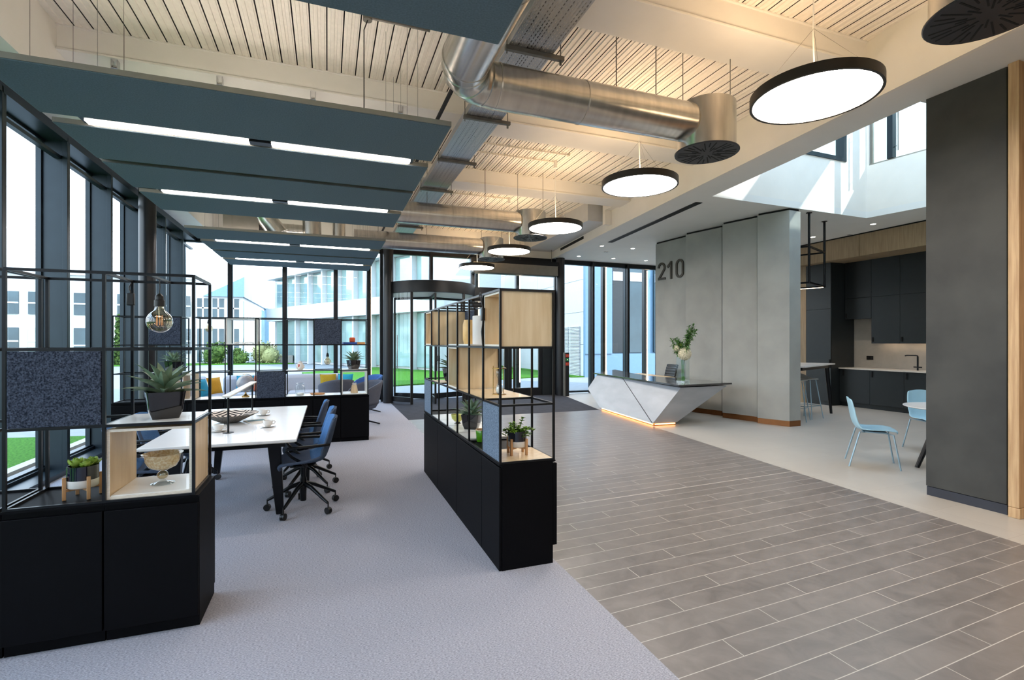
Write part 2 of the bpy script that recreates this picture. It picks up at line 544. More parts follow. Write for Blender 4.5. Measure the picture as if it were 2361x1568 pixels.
# ================================================================ THE SETTING
EDGE = lambda y: 4.70 + 0.103 * y      # lower edge of the bulkhead between the high deck and the flat soffit
TILE = lambda y: 4.60 + 0.113 * y      # edge between slate tiles and pale tiles
YF = 13.1                              # entrance facade
XL = -2.8                              # window wall, inner line
Y0 = -3.5

struct('floor', MB().prism([(1.47, Y0), (TILE(Y0), Y0), (TILE(9.75), 9.75), (1.47, 9.75)], -0.12, 0), 'slate_tile')
struct('floor_1', MB().prism([(-3.1, Y0), (1.47, Y0), (1.47, 9.75), (1.47, YF), (-3.1, YF)], -0.12, 0.0), 'carpet')
struct('floor_2', MB().prism([(TILE(Y0), Y0), (13.0, Y0), (13.0, YF + .2), (6.5, YF + .2), (6.32, 12.9), (TILE(9.75), 9.75)], -0.12, 0.0), 'pale_tile')
o = build(MB().prism([(1.47, 9.75), (TILE(9.75) - .02, 9.75), (6.32, 12.9), (6.5, YF + .2), (1.47, YF + .2)], -0.12, 0.001), 'entrance_mat', 'door_mat')
tag(o, 'dark grey ribbed entrance mat let into the floor before the doors', 'mat')

# --- profiled metal deck above the beams
def deck():
    mb = MB()
    x0, x1, ya, yb = -2.4, 6.4, Y0, YF
    z = 4.51
    x = x0
    while x < x1:
        seg = [(x, z, 0), (x + .028, z, 0), (x + .032, z - .010, 0), (x + .062, z - .010, 0), (x + .066, z, 0), (x + .088, z, 0),
               (x + .092, z - .010, 0), (x + .122, z - .010, 0), (x + .126, z, 0), (x + .138, z, 0), (x + .1381, z + .03, 1), (x + .1499, z + .03, 1), (x + .15, z, 1)]
        for a, b in zip(seg, seg[1:]):
            mb.add([(a[0], ya, a[1]), (b[0], ya, b[1]), (b[0], yb, b[1]), (a[0], yb, a[1])], [(0, 3, 2, 1)], b[2])
        x += .15
    mb.box(x0, x1, ya, yb, z + .04, z + .2, 0)
    return mb
struct('ceiling', deck(), ['deck_paint', 'groove_dark'], smooth=10)
for k, y in enumerate((-1.45, 0.98, 3.43, 5.88, 8.33, 10.76)):
    x1 = EDGE(y) + .05
    mb = MB().box(-2.4, x1, y + .02, y + .45, 4.27, 4.51).box(-2.4, x1, y, y + .47, 4.262, 4.284)
    mb.box(-2.4, x1, y, y + .47, 4.49, 4.508)
    struct('trim_%d' % (k + 1), mb, 'white_paint', bevel=.004)
# bulkhead face, left side face
struct('wall_bulkhead', MB().prism([(EDGE(Y0), Y0), (EDGE(Y0) + .05, Y0), (EDGE(YF) + .05, YF), (EDGE(YF), YF)], 3.9, 4.6), 'white_paint')
struct('wall_left', MB().box(-2.52, -2.4, Y0, YF, 3.96, 4.75).box(-3.2, -2.4, Y0, YF + .1, 3.9, 3.96), 'white_paint')
struct('wall_far', MB().box(-3.2, 6.05, YF - .05, YF + .15, 3.86, 4.7), 'white_paint')
# flat soffit with the atrium opening
V1, V2, V3, V4 = (5.92, 6.54), (9.75, 6.65), (10.38, 3.25), (5.54, 3.25)
EB = lambda y: EDGE(y) + .05
mb = MB()
zs, zt = 3.9, 4.02
A_ = [(EB(Y0), Y0), (13, Y0), (13, 3.25), (EB(3.25), 3.25)]
B_ = [(EB(3.25), 3.25), V4, V1, (EB(6.54), 6.54)]
C_ = [(EB(6.54), 6.54), V1, V2, (13, 6.65), (13, YF + .1), (EB(YF), YF + .1)]
D_ = [V3, (13, 3.25), (13, 6.65), V2]
for pl in (A_, B_, C_, D_): mb.prism(pl, zs, zt)
struct('ceiling_1', mb, 'soffit_paint')

def vwall(p, q, z0, z1, t, holes=()):
    """upright wall from p to q with rectangular holes (s0,s1,z0,z1) measured along it; t = thickness to the left of p->q"""
    p, q = Vector((*p, 0)), Vector((*q, 0))
    d = (q - p); L = d.length; d.normalize(); n = Vector((-d.y, d.x, 0)) * t
    mb = MB()
    def seg(a, b, za, zb):
        if b - a < 1e-4 or zb - za < 1e-4: return
        P = [p + d * a, p + d * b, p + d * b + n, p + d * a + n]
        mb.prism([(v.x, v.y) for v in P], za, zb)
    cur = 0
    for a, b, za, zb in sorted(holes):
        seg(cur, a, z0, z1); seg(a, b, z0, za); seg(a, b, zb, z1); cur = b
    seg(cur, L, z0, z1)
    return mb, p, d, n
# atrium above the opening
ZV = 7.4
mbA, pA, dA, nA = vwall(V1, V2, 4.02, ZV, .2, [(1.2, 3.24, 4.9, 6.6)])
struct('wall_atrium_far', mbA, 'white_paint')
mbB, pB, dB, nB = vwall(V2, V3, 4.02, ZV, .2, [(0.04, 3.3, 4.9, 6.9)])
struct('wall_atrium_right', mbB, 'white_paint')
struct('wall_atrium_left', vwall(V4, V1, 4.02, ZV, .12)[0], 'white_paint')
struct('wall_atrium_near', vwall(V3, V4, 4.02, ZV, .12)[0], 'white_paint')
struct('roof', MB().box(-3.2, 5.2, Y0 - .15, YF + .15, 4.76, 8.2).box(5.2, 13.1, 9.4, YF + .15, 4.1, 8.2).box(5.2, 13.1, Y0 - .15, 2.9, 4.1, 8.2), 'clad_white')
struct('ceiling_atrium', MB().box(5.2, 10.9, 2.9, 3.6, 7.4, 7.6).box(5.2, 10.9, 6.2, 6.9, 7.4, 7.6).box(5.2, 6.2, 3.6, 6.2, 7.4, 7.6).box(9.7, 10.9, 3.6, 6.2, 7.4, 7.6), 'white_paint')  # unseen roof slab, added to cut the sky light entering the atrium
# rooms behind the atrium glazing: floor, back walls, open to the daylight above
struct('wall_upper_far', MB().box(5.5, 12.5, 9.2, 9.3, 4.0, 6.9).box(5.5, 9.9, 6.9, 9.2, 4.30, 4.4), 'white_paint')
struct('wall_upper_right', MB().box(12.4, 12.5, 1.5, 9.2, 4.0, 7.0).box(10.8, 12.4, 1.5, 9.2, 4.4, 4.5), 'white_paint')

def uframe(name, p, d, s0, s1, z0, z1, wdt, depth, mats, label=None, cat=None, bars=(), inset=.06, glass='green_glass'):
    """window in an upright wall: frame and pane; bars = upright bars at these distances"""
    mb = MB()
    P = lambda s, z: Vector((p.x + d.x * s, p.y + d.y * s, z))
    n = Vector((-d.y, d.x, 0)) * inset
    h = wdt / 2
    mb.bar(P(s0, z0 + h) + n, P(s1, z0 + h) + n, depth, wdt)
    mb.bar(P(s0, z1 - h) + n, P(s1, z1 - h) + n, depth, wdt)
    for s in (s0 + h, s1 - h) + tuple(bars):
        mb.bar(P(s, z0 + wdt) + n, P(s, z1 - wdt) + n, wdt, depth)
    r = bpy.data.objects.new(name, None); COL.objects.link(r); r['kind'] = 'structure'
    build(mb, 'frame', mats, r)
    g = MB(); a, b = P(s0 + wdt, z0 + wdt) + n, P(s1 - wdt, z0 + wdt) + n
    hgt = Vector((0, 0, z1 - z0 - 2 * wdt))
    g.add([a, b, b + hgt, a + hgt], [(0, 1, 2, 3)])
    build(g, 'pane', glass, r)
    return r
uframe('window_1', pA, dA, 1.2, 3.24, 4.9, 6.6, .075, .16, 'frame_metal')
w2 = uframe('window_2', pB, dB, .04, 3.3, 4.9, 6.9, .03, .08, 'alu_trim')
# glazed upper door inside window_2: post, stile, pull handle
mb = MB()
Pb = lambda s, z, off=.03: Vector((pB.x + dB.x * s - dB.y * off, pB.y + dB.y * s + dB.x * off, z))
mb.bar(Pb(.40, 4.93), Pb(.40, 6.87), .10, .10).bar(Pb(1.02, 4.93), Pb(1.02, 6.87), .09, .09)
build(mb, 'door_stile', 'frame_metal', w2)
mb = MB().cyl(Pb(.53, 5.02, -.05), Pb(.53, 6.0, -.05), .016, n=10).cyl(Pb(.53, 5.12, -.05), Pb(.44, 5.12, .02), .010, n=8).cyl(Pb(.53, 5.9, -.05), Pb(.44, 5.9, .02), .010, n=8)
build(mb, 'handle', 'chrome', w2)

# --- stepped concrete clad wall behind the desk
def panel_wall():
    segs = [((7.40, 10.05), (7.50, 9.05)), ((7.36, 8.93), (7.56, 8.08)), ((7.41, 7.90), (7.60, 7.22)), ((7.50, 7.12), (7.71, 6.61))]
    for i, (a, b) in enumerate(segs):
        mb = MB().prism([a, b, (8.0, b[1] + (0.02 if i == 3 else -.12)), (8.0, a[1])], .10, 3.86)
        struct('wall_reception_%d' % (i + 1), mb, 'concrete_panel', bevel=.003)
        struct('baseboard_reception_%d' % (i + 1), MB().prism([(a[0] + .006, a[1]), (b[0] + .006, b[1] + .004), (7.99, b[1] + .01), (7.99, a[1])], 0, .10), 'bronze_skirting')
        struct('trim_%d' % (20 + i), MB().prism([(a[0] + .03, a[1]), (b[0] + .03, b[1] + .03), (7.97, b[1] + .03), (7.97, a[1])], 3.86, 3.9), 'slot_black')
panel_wall()

# --- digits 210 fixed to the first panel
def stroke(pts, wd, closed=False):
    """flat stroke along 2-D points -> list of quads in the (u,z) plane"""
    n = len(pts)
    L = []; Rr = []
    for i in range(n):
        if closed: a, b = pts[(i - 1) % n], pts[(i + 1) % n]
        else: a, b = pts[max(i - 1, 0)], pts[min(i + 1, n - 1)]
        tx, tz = b[0] - a[0], b[1] - a[1]
        l = math.hypot(tx, tz); nx, nz = -tz / l * wd / 2, tx / l * wd / 2
        L.append((pts[i][0] + nx, pts[i][1] + nz)); Rr.append((pts[i][0] - nx, pts[i][1] - nz))
    return L, Rr
def digit(strokes, wd, u0, z0, label):
    mb = MB()
    A0 = Vector((7.40, 10.05, 0)); dd = (Vector((7.50, 9.05, 0)) - A0).normalized(); nn = Vector((dd.y, -dd.x, 0))
    if nn.x > 0: nn = -nn
    def W(p, off): return A0 + dd * (u0 + p[0]) + nn * off + Vector((0, 0, z0 + p[1]))
    for pts, closed in strokes:
        L, Rr = stroke(pts, wd, closed)
        n = len(pts)
        for i in range(n if closed else n - 1):
            j = (i + 1) % n
            vs = [W(L[i], .025), W(L[j], .025), W(Rr[j], .025), W(Rr[i], .025), W(L[i], .0), W(L[j], .0), W(Rr[j], .0), W(Rr[i], .0)]
            mb.add(vs, [(0, 1, 2, 3), (4, 7, 6, 5), (0, 4, 5, 1), (2, 6, 7, 3), (0, 3, 7, 4), (1, 5, 6, 2)])
    o = build(mb, 'wall_digit', 'digit_dark')
    tag(o, label, 'number sign', 'dark metal numerals on the reception wall')
arc = lambda cx, cz, rx, rz, a0, a1, n: [(cx + rx * math.cos(R(a0 + (a1 - a0) * i / n)), cz + rz * math.sin(R(a0 + (a1 - a0) * i / n))) for i in range(n + 1)]
digit([(arc(.125, .285, .10, .10, 180, -30, 12) + [(.045, .035)], False), ([(.012, .026), (.25, .026)], False)], .052, .09, 2.98, 'dark metal numeral two on the grey reception wall')
digit([([(.0, .285), (.11, .375)], False), ([(.115, .0), (.115, .41)], False)], .054, .41, 2.97, 'dark metal numeral one on the grey reception wall')
digit([(arc(.125, .30, .095, .095, 0, 180, 10) + arc(.125, .115, .095, .095, 180, 360, 10)[:-1], True)], .052, .67, 2.97, 'dark metal numeral zero on the grey reception wall')

# --- dark plastered wall and oak doorway at the right edge
struct('wall_right', MB().box(5.54, 6.1, 2.575, 3.2, .09, 3.9), 'dark_plaster', bevel=.003)
struct('baseboard_right', MB().box(5.545, 6.09, 2.575, 3.195, 0, .085), 'navy_skirting')
struct('trim_30', MB().box(5.56, 6.1, 2.55, 2.575, 0, 3.9), 'slot_black')
struct('trim_31', MB().box(5.50, 6.1, 2.475, 2.55, .09, 3.9).box(5.50, 6.1, 2.47, 2.55, 0, .088), 'oak', bevel=.004)
struct('door_1', MB().box(5.60, 5.66, 1.3, 2.47, .0, 3.9), 'oak_door')
struct('wall_right_1', MB().box(5.54, 5.8, Y0, 1.3, 0, 3.9), 'dark_plaster')
# hidden sides of the room
struct('wall_back', MB().box(-3.2, 13.1, Y0 - .15, Y0, 0, 4.7), 'white_paint')
struct('wall_kitchen', MB().box(12.0, 12.15, 2.2, YF + .2, 0, 3.9), 'stone_splash')
struct('wall_kitchen_near', MB().box(6.1, 12.0, 2.2, 2.35, 0, 3.9), 'white_paint')

# --- window wall on the left and entrance facade
def bay(name, p, q, inward, z0, z1, t=.05, depth=.08, gl='clear_glass', mid=None):
    """glazed bay between two points: root, frame, pane"""
    p, q = Vector((*p, 0)), Vector((*q, 0))
    r = bpy.data.objects.new(name, None); COL.objects.link(r); r['kind'] = 'structure'
    mb = MB(); Z = lambda z: Vector((0, 0, z))
    d = (q - p).normalized()
    mb.bar(p + Z(z0 + t / 2), q + Z(z0 + t / 2), depth, t).bar(p + Z(z1 - t / 2), q + Z(z1 - t / 2), depth, t)
    for v in (p + d * t / 2, q - d * t / 2): mb.bar(v + Z(z0), v + Z(z1), t, depth)
    if mid: mb.bar(p + Z(mid), q + Z(mid), depth, t)
    build(mb, 'frame', 'frame_metal', r)
    g = MB(); a, b = p + d * t * .5, q - d * t * .5
    g.add([a + Z(z0 + t * .5), b + Z(z0 + t * .5), b + Z(z1 - t * .5), a + Z(z1 - t * .5)], [(0, 1, 2, 3)])
    build(g, 'pane', gl, r)
    return r
finY = [Y0, -2.45, -1.25, -.05, 1.15, 2.35, 3.55, 4.75, 5.95, 7.17, 8.40, 9.60, 10.85, 12.03, YF]
n = 10
for a, b in zip(finY, finY[1:]):
    bay('window_%d' % n, (-3.05, a), (-3.05, b), 1, .06, 3.82); n += 1
for k, y in enumerate(finY[1:-1]):
    struct('trim_%d' % (40 + k), MB().box(-3.08, XL, y - .035, y + .035, .05, 3.86).box(-2.84, -2.79, y - .055, y - .03, .05, 3.86), 'frame_metal', bevel=.003)
struct('trim_60', MB().box(-3.12, XL + .01, Y0, YF, 3.80, 3.90).box(-2.92, -2.86, Y0, YF, 3.60, 3.64), 'frame_metal')
struct('trim_61', MB().box(-3.12, XL + .02, Y0, YF, 0.0, .055).box(-3.12, -2.98, Y0, YF, .055, .09), 'frame_metal')
facX = [-3.05, -2.11, -.96, .19, .98, 1.30]
for a, b in zip(facX, facX[1:]):
    bay('window_%d' % n, (a, YF), (b, YF), 1, .05, 3.82, depth=.10); n += 1
for k, x in enumerate(facX[1:]):
    struct('trim_%d' % (70 + k), MB().box(x - .03, x + .03, YF - .10, YF + .12, 0, 3.86), 'frame_dark')
struct('trim_79', MB().box(-3.1, 10.0, YF - .06, YF + .08, 3.80, 3.9), 'frame_dark')
# over the revolving door and the swing doors
bay('window_%d' % n, (1.30, YF), (2.56, YF), 1, 3.0, 3.82, depth=.10); n += 1
bay('window_%d' % n, (2.56, YF), (3.70, YF), 1, 3.0, 3.82, depth=.10); n += 1
bay('window_%d' % n, (3.70, YF), (6.2, YF), 1, 2.96, 3.66, depth=.10); n += 1
for k, x in enumerate((2.56, 3.70)):
    struct('trim_%d' % (80 + k), MB().box(x - .035, x + .035, YF - .10, YF + .10, 2.95 if k == 0 else 0, 3.86), 'frame_dark')
struct('trim_82', MB().box(3.66, 6.2, YF - .10, YF + .10, 2.62, 3.0), 'frame_dark')
struct('trim_83', MB().box(5.75, 6.2, YF - .06, YF + .06, 0, 2.62), 'ext_dark')
# glazing right of the doors
rX = [6.35, 7.36, 8.56, 9.75, 10.9]
for a, b in zip(rX, rX[1:]):
    bay('window_%d' % n, (a, YF), (b, YF), 1, .04, 3.82, depth=.10); n += 1
for k, x in enumerate(rX):
    struct('trim_%d' % (84 + k), MB().box(x - .035, x + .035, YF - .14, YF + .12, 0, 3.86), 'frame_dark')
struct('wall_far_right', MB().box(10.9, 12.1, YF, YF + .2, 0, 3.9), 'white_paint')
# round columns
for k, (x, y, r_, zt_) in enumerate(((-2.62, 9.22, .115, 3.9), (1.42, 12.72, .125, 3.9), (6.22, 12.85, .125, 3.9), (-2.62, 4.3, .115, 3.9))):
    struct('column_%d' % (k + 1), MB().cyl((x, y, 0), (x, y, zt_), r_, n=32), 'column_paint')

# ================================================================ OUTSIDE
struct('ground', MB().box(-70, 70, -20, 90, -.45, -.27).box(-70, -3.12, 13.5, 90, -.27, -.03).box(-3.12, 70, YF + .2, 90, -.27, -.03), 'paving')
def lawn(poly, label, nm='lawn', z=.02):
    o = build(MB().prism(poly, -.27 if z < 0 else -.03, z), nm, 'grass')
    tag(o, label, 'grass', kind='stuff')
lawn([(-4.0, -8), (-4.0, 11.2), (-9, 12.2), (-30, 12.2), (-30, -8)], 'green lawn beside the gravel strip outside the left window wall', z=-.20)
lawn([(1.6, 17.5), (9.9, 20.5), (9.9, 30), (2.5, 31), (-1.2, 27), (-.6, 21)], 'bright lawn in front of the revolving door, beyond the paving')
lawn([(-30, 38.6), (-2.2, 38.6), (-3.2, 41.2), (-30, 42.2)], 'thin far strip of lawn along the foot of the white buildings')
lawn([(10.0, 19.5), (10.6, 19.5), (10.6, 34), (10.3, 34)], 'narrow grass verge at the foot of the louvred white wall')
o = build(MB().box(-3.85, -3.12, Y0, 13.5, -.27, -.25), 'gravel_strip', 'gravel'); tag(o, 'pale gravel strip along the left window wall', 'gravel', kind='stuff')
o = build(MB().box(-4.0, -3.85, Y0, 13.5, -.27, -.18), 'stone_kerb', 'kerb'); tag(o, 'pale stone kerb between gravel strip and lawn', 'kerb')

def windows_on(root, mk, x0, x1, z0, z1, nx, split, y, gm='ext_glass', fr=.12):
    """row of windows in a wall facing -Y"""
    wd = (x1 - x0) / nx
    for i in range(nx):
        a, b = x0 + wd * i + fr, x0 + wd * (i + 1) - fr
        f = MB().box(a, b, y - .06, y + .02, z0, z1)
        wnd = build(f, 'window', gm, root)
        s = MB()
        if split: s.box(a, b, y - .10, y - .05, (z0 + z1) / 2 - .05, (z0 + z1) / 2 + .05)
        s.box((a + b) / 2 - .05, (a + b) / 2 + .05, y - .10, y - .05, z0, z1)
        build(s, 'window_bar', 'clad_white', wnd)
# long white office building on the left
b = thing('office_building', 'long white two storey office building across the paving, with bands of dark windows', 'building', (0, 0, 0))
build(MB().box(-62, -9.02, 42.4, 56, -.03, 6.3).box(-62, -9.02, 42.2, 42.4, 6.1, 6.5), 'wall', 'clad_white', b)
for i in range(9):
    a = -30.95 + 2.45 * i
    windows_on(b, None, a, a + 1.95, 3.4, 4.9, 1, True, 42.38, fr=.0)
    windows_on(b, None, a, a + 1.95, .7 if i % 3 else .1, 2.5, 1, True, 42.38, 'ext_glass_pale' if i % 2 else 'ext_glass', fr=.0)
# gabled glazed wing
b = thing('gabled_wing', 'pale blue gabled wing with a glazed side reflecting trees, left of the glass pavilion', 'building', (0, 0, 0))
mb = MB()
mb.prism([(-9.0, 41.5), (-5.9, 41.5), (-5.9, 56), (-9.0, 56)], -.03, 4.9)
build(mb, 'wall', 'clad_white', b)
mb = MB().add([(-8.4, 41.3, 4.85), (-5.75, 41.3, 4.85), (-5.75, 41.3, 6.35), (-8.4, 57, 4.85), (-5.75, 57, 4.85), (-5.75, 57, 6.35)],
              [(0, 1, 2), (3, 5, 4), (0, 2, 5, 3), (1, 4, 5, 2), (0, 3, 4, 1)])
build(mb, 'roof', 'clad_blue', b)
for y in range(8):
    yy = 42.0 + y * 1.7
    o = build(MB().box(-5.92, -5.84, yy, yy + 1.5, .2, 4.6), 'window', 'ext_glass_pale', b)
build(MB().box(-5.9, -5.5, 55.2, 56.4, 0, 4.9), 'corner_pier', 'clad_blue', b)
windows_on(b, None, -8.9, -6.0, 3.3, 4.7, 3, True, 41.5)
windows_on(b, None, -8.9, -6.0, .1, 2.5, 3, False, 41.5)
# big glass pavilion, its front runs obliquely
b = thing('glass_pavilion', 'large pale glass and white building with a white floor band, behind the lounge sofa', 'building', (5.2, 25.6, 0), math.atan2(.886, -.463))
build(MB().box(0, 20.5, -5, -.4, 0, 6.6), 'wall', 'clad_white', b)
build(MB().box(-.3, 20.5, -.4, .25, 3.15, 4.15).box(-.3, 20.5, -.4, .3, 6.4, 7.0), 'floor_band', 'clad_white', b)
for i in range(10):
    for z0, z1, gm in ((.15, 3.1, 'ext_glass_pale'), (4.2, 6.35, 'ext_glass_pale')):
        wv = build(MB().box(2 * i + .12, 2 * i + 1.88, -.42, -.30, z0, z1), 'window', gm, b)
    build(MB().box(2 * i - .09, 2 * i + .09, -.4, .02, 0, 6.4), 'fin', 'clad_white', b)
# louvred white wall at right, with glazed front
b = thing('panelled_block', 'white panelled block with a louvred door bank, right of the entrance doors', 'building', (0, 0, 0))
mb = MB()
for j in range(5):
    for k in range(7):
        mb.box(10.64, 10.9, 19.64 + 2.6 * j + .01, 19.64 + 2.6 * (j + 1) - .01, -.03 + 1.45 * k + (.0 if k else 0), 1.45 * (k + 1) - .045)
build(mb, 'wall', 'clad_white', b)
mb = MB()
for j in range(3):
    for k in range(34):
        mb.box(10.56, 10.63, 19.9 + j * 1.1, 19.9 + j * 1.1 + 1.02, .02 + .066 * k, .055 + .066 * k)
build(mb, 'louvre', 'clad_white', b)
build(MB().box(10.64, 24, 19.5, 19.64, -.03, 1.0).box(10.64, 12.0, 19.45, 19.64, 1.0, 9).box(10.9, 24, 19.64, 30, 1.0, 9), 'front_panel', 'clad_blue', b)
for i, (a, c, gm) in enumerate(((12.05, 12.9, 'ext_dark'), (12.95, 13.7, 'ext_glass'), (14.3, 15.0, 'ext_glass'), (15.05, 16.4, 'ext_glass_pale'), (17.0, 18.6, 'ext_glass_pale'), (18.7, 20.6, 'ext_glass'))):
    wv = build(MB().box(a, c, 19.5, 19.62, 1.05, 8.5), 'window', gm, b)
    build(MB().box(a, c, 19.46, 19.5, 4.3, 4.7), 'window_bar', 'clad_white', wv)
# wall beyond the doors: distant building
b = thing('distant_block', 'distant blue grey glazed block seen above the swing doors', 'building', (0, 0, 0))
build(MB().box(9.5, 24, 46, 56, 0, 9.5), 'wall', 'clad_white', b)
windows_on(b, None, 10, 16.5, 5.2, 8.6, 3, True, 46.0)
windows_on(b, None, 17.5, 23, 5.2, 8.6, 2, True, 46.0)
windows_on(b, None, 10, 23, 1.0, 3.6, 6, True, 46.0, 'ext_glass_pale')

def leafball(mb, c, r, n, s, zr=1.0):
    for i in range(n):
        th, u = random.uniform(0, 2 * PI), random.uniform(-1, 1)
        q = math.sqrt(1 - u * u); rr = r * random.uniform(.6, 1.05)
        p = Vector((c[0] + q * math.cos(th) * rr, c[1] + q * math.sin(th) * rr, c[2] + u * rr * zr))
        a = Vector((random.uniform(-1, 1), random.uniform(-1, 1), random.uniform(-1, 1))).normalized() * s
        b_ = a.cross(Vector((random.uniform(-1, 1), random.uniform(-1, 1), random.uniform(-1, 1)))).normalized() * s * .6
        mb.add([p - a, p + b_, p + a, p - b_], [(0, 1, 2, 3)])
def shrub(name, x, y, r, h, label, m='hedge', nb=5, trunk=False):
    t = thing(name, label, 'tree' if trunk or 'cypress' in name else 'shrub', (x, y, -.03))
    mb = MB()
    for i in range(nb):
        zc = h * (i + .6) / nb if not trunk else h * .45 + h * .5 * random.random()
        rad = r * (1 - .5 * i / nb) if not trunk else r * .7
        ox, oy = (0, 0) if 'cypress' in name else (random.uniform(-.4, .4) * r, random.uniform(-.4, .4) * r)
        leafball(mb, (ox, oy, max(zc, rad * .8)), rad, 260, .05 * h ** .5 + .04, 1.2)
        mb.ball((ox, oy, max(zc, rad * .8)), rad * .8, n=10, m=7)
    build(mb, 'foliage', m, t)
    if trunk: build(MB().cyl((0, 0, 0), (0, 0, h * .6), .12, .07, n=8), 'trunk', 'bark', t)
    else: build(MB().cyl((0, 0, 0), (0, 0, h * .4), .05, .04, n=6), 'stem', 'bark', t)
    return t
shrub('cypress', -12.9, 40.2, .45, 3.3, 'slim dark cypress in front of the white office building', nb=7)
shrub('cypress', -12.0, 40.8, .4, 2.4, 'shorter yellow green cypress beside the office doors', nb=6)
shrub('low_shrub', -7.3, 40.3, .8, 1.1, 'low rounded green shrub at the foot of the gabled wing', nb=3)
shrub('low_shrub', -6.0, 40.2, .55, .8, 'small dark shrub beside the pale ornamental grass', nb=3)
shrub('ornamental_grass', -4.2, 40.3, .85, 1.1, 'pale feathery ornamental grass clump before the gabled wing', m='dry_grass', nb=4)
shrub('broadleaf_tree', 12.8, 36, 1.6, 7.2, 'leafy tree beyond the lawn seen through the swing doors', nb=6, trunk=True)
shrub('broadleaf_tree', 8.6, 40, 1.5, 6.2, 'smaller leafy tree far behind the revolving door', nb=6, trunk=True)
shrub('flowering_shrub', 9.4, 30.9, .6, .9, 'low flowering shrub at the far edge of the lawn', nb=3, m='hedge')
# planter bed in front of the pavilion, lit posts outside
o = build(MB().box(-3.6, -2.4, 40.2, 40.8, -.03, .55), 'stone_planter', 'grey_box', bevel=.02); tag(o, 'low grey stone planter beside the ornamental grass', 'planter')
o = build(MB().box(6.9, 9.4, 31.6, 32.3, -.03, .5), 'stone_bench', 'ext_dark', bevel=.02); tag(o, 'low dark stone bench beyond the lawn', 'bench')
post0 = thing('light_post', 'dark square post with a lit vertical strip outside the reception glazing', 'light post', (8.55, 14.4, -.03), 0, 'lit posts outside the facade')
build(MB().box(-.07, .07, -.07, .07, 0, 4.2), 'post', 'ext_dark', post0)
build(MB().box(.035, .06, -.09, -.07, .3, 4.0), 'light_strip', 'led_warm', post0)
dup(post0, (1.07, 14.3, -.03), 0, 'dark square post with a lit vertical strip left of the revolving door')
dup(post0, (5.55, 14.5, -.03), 0, 'dark square post with a lit strip behind the right swing door')
dup(post0, (4.55, 15.6, -.03), 0, 'dark square post with a lit strip behind the left swing door')
dup(post0, (10.3, 14.6, -.03), 0, 'dark square post with a lit strip nearest the numbered wall')
dup(post0, (-3.6, 12.4, -.03), 0, 'dark square post with a lit strip outside the left window wall')

# ================================================================ CEILING SERVICES
ZD = 4.505
# round pendant lights
def pendant():
    t = thing('pendant_light', '', 'ceiling light', (3.53, 5.11, 3.38))
    r = .45
    mb = MB().lathe([(r - .02, 0), (r, .0), (r, .075), (r - .10, .08), (r - .10, .07)], 64)
    build(mb, 'rim', 'pendant_rim', t)
    build(MB().lathe([(1e-6, .004), (r - .02, .004)], 64), 'diffuser', 'lamp_disc', t)
    build(MB().lathe([(r - .10, .0745), (1e-6, .0745)], 48), 'upper_diffuser', 'lamp_up', t)
    build(MB().tube([(0, 0, 1.12), (0.002, 0, .9), (0, .006, .5), (.01, 0, .16), (.03, .02, .10), (.06, .02, .12), (.08, .0, .09)], .006, 6), 'cord', 'white_cord', t)
    mb = MB()
    for k in range(3):
        a = 2 * PI * k / 3 + .5
        mb.tube([(0, 0, .55), (math.cos(a) * (r - .05), math.sin(a) * (r - .05), .08)], .0012, 4)
    build(mb, 'suspension_wire', 'steel_dull', t)
    build(MB().cyl((0, 0, 1.0), (0, 0, 1.125), .03, n=16), 'ceiling_box', 'white_paint', t)
    return t
pn = pendant()
pl = ['round pendant light with a dark rim, largest, at top right', 'round pendant light in front of the cream bulkhead, second from the nearest',
      'round pendant light left of the long ceiling slot, third from the nearest', 'small round pendant light beside the second air diffuser, fourth from the nearest',
      'farthest round pendant light, above the revolving door']
G = 'round pendant lights along the entrance aisle'
pn['label'] = pl[1]; pn['group'] = G
for y, l in ((2.81, pl[0]), (7.48, pl[2]), (9.72, pl[3]), (12.1, pl[4])): dup(pn, (3.53, y, 3.38), 0, l, G)
dup(pn, (3.53, .5, 3.38), 0, 'round pendant light behind the viewer, outside the picture', G)
dup(pn, (3.53, -1.8, 3.38), 0, 'rearmost round pendant light, outside the picture', G)

# conduits that feed the pendants
conG = 'white conduits below the deck'
for y, l, x0 in ((2.81, 'white conduit running to the largest pendant light', 2.0), (5.11, 'white conduit crossing behind the near duct to the second pendant', 1.95),
             (7.48, 'white conduit below the deck feeding the third pendant', 1.95), (7.12, 'second white conduit running just in front of the third pendant feed', 1.9), (9.72, 'farthest white conduit feeding the fourth pendant', 2.0)):
    x1 = 3.53 if y != 7.12 else 3.6
    mb = MB().cyl((x0, y, 4.478), (x1, y, 4.478), .013, n=8)
    o = thing('conduit', l, 'conduit', (x0, y, 4.478), 0, conG)
    mb = MB().cyl((0, 0, 0), (x1 - x0, 0, 0), .013, n=8)
    build(mb, 'pipe', 'duct_white', o)
    k = 0
    while .2 + k * .5 < x1 - x0:
        build(MB().box(.2 + k * .5 - .010, .2 + k * .5 + .010, -.018, .018, -.018, .03), 'clip', 'duct_white', o); k += 1

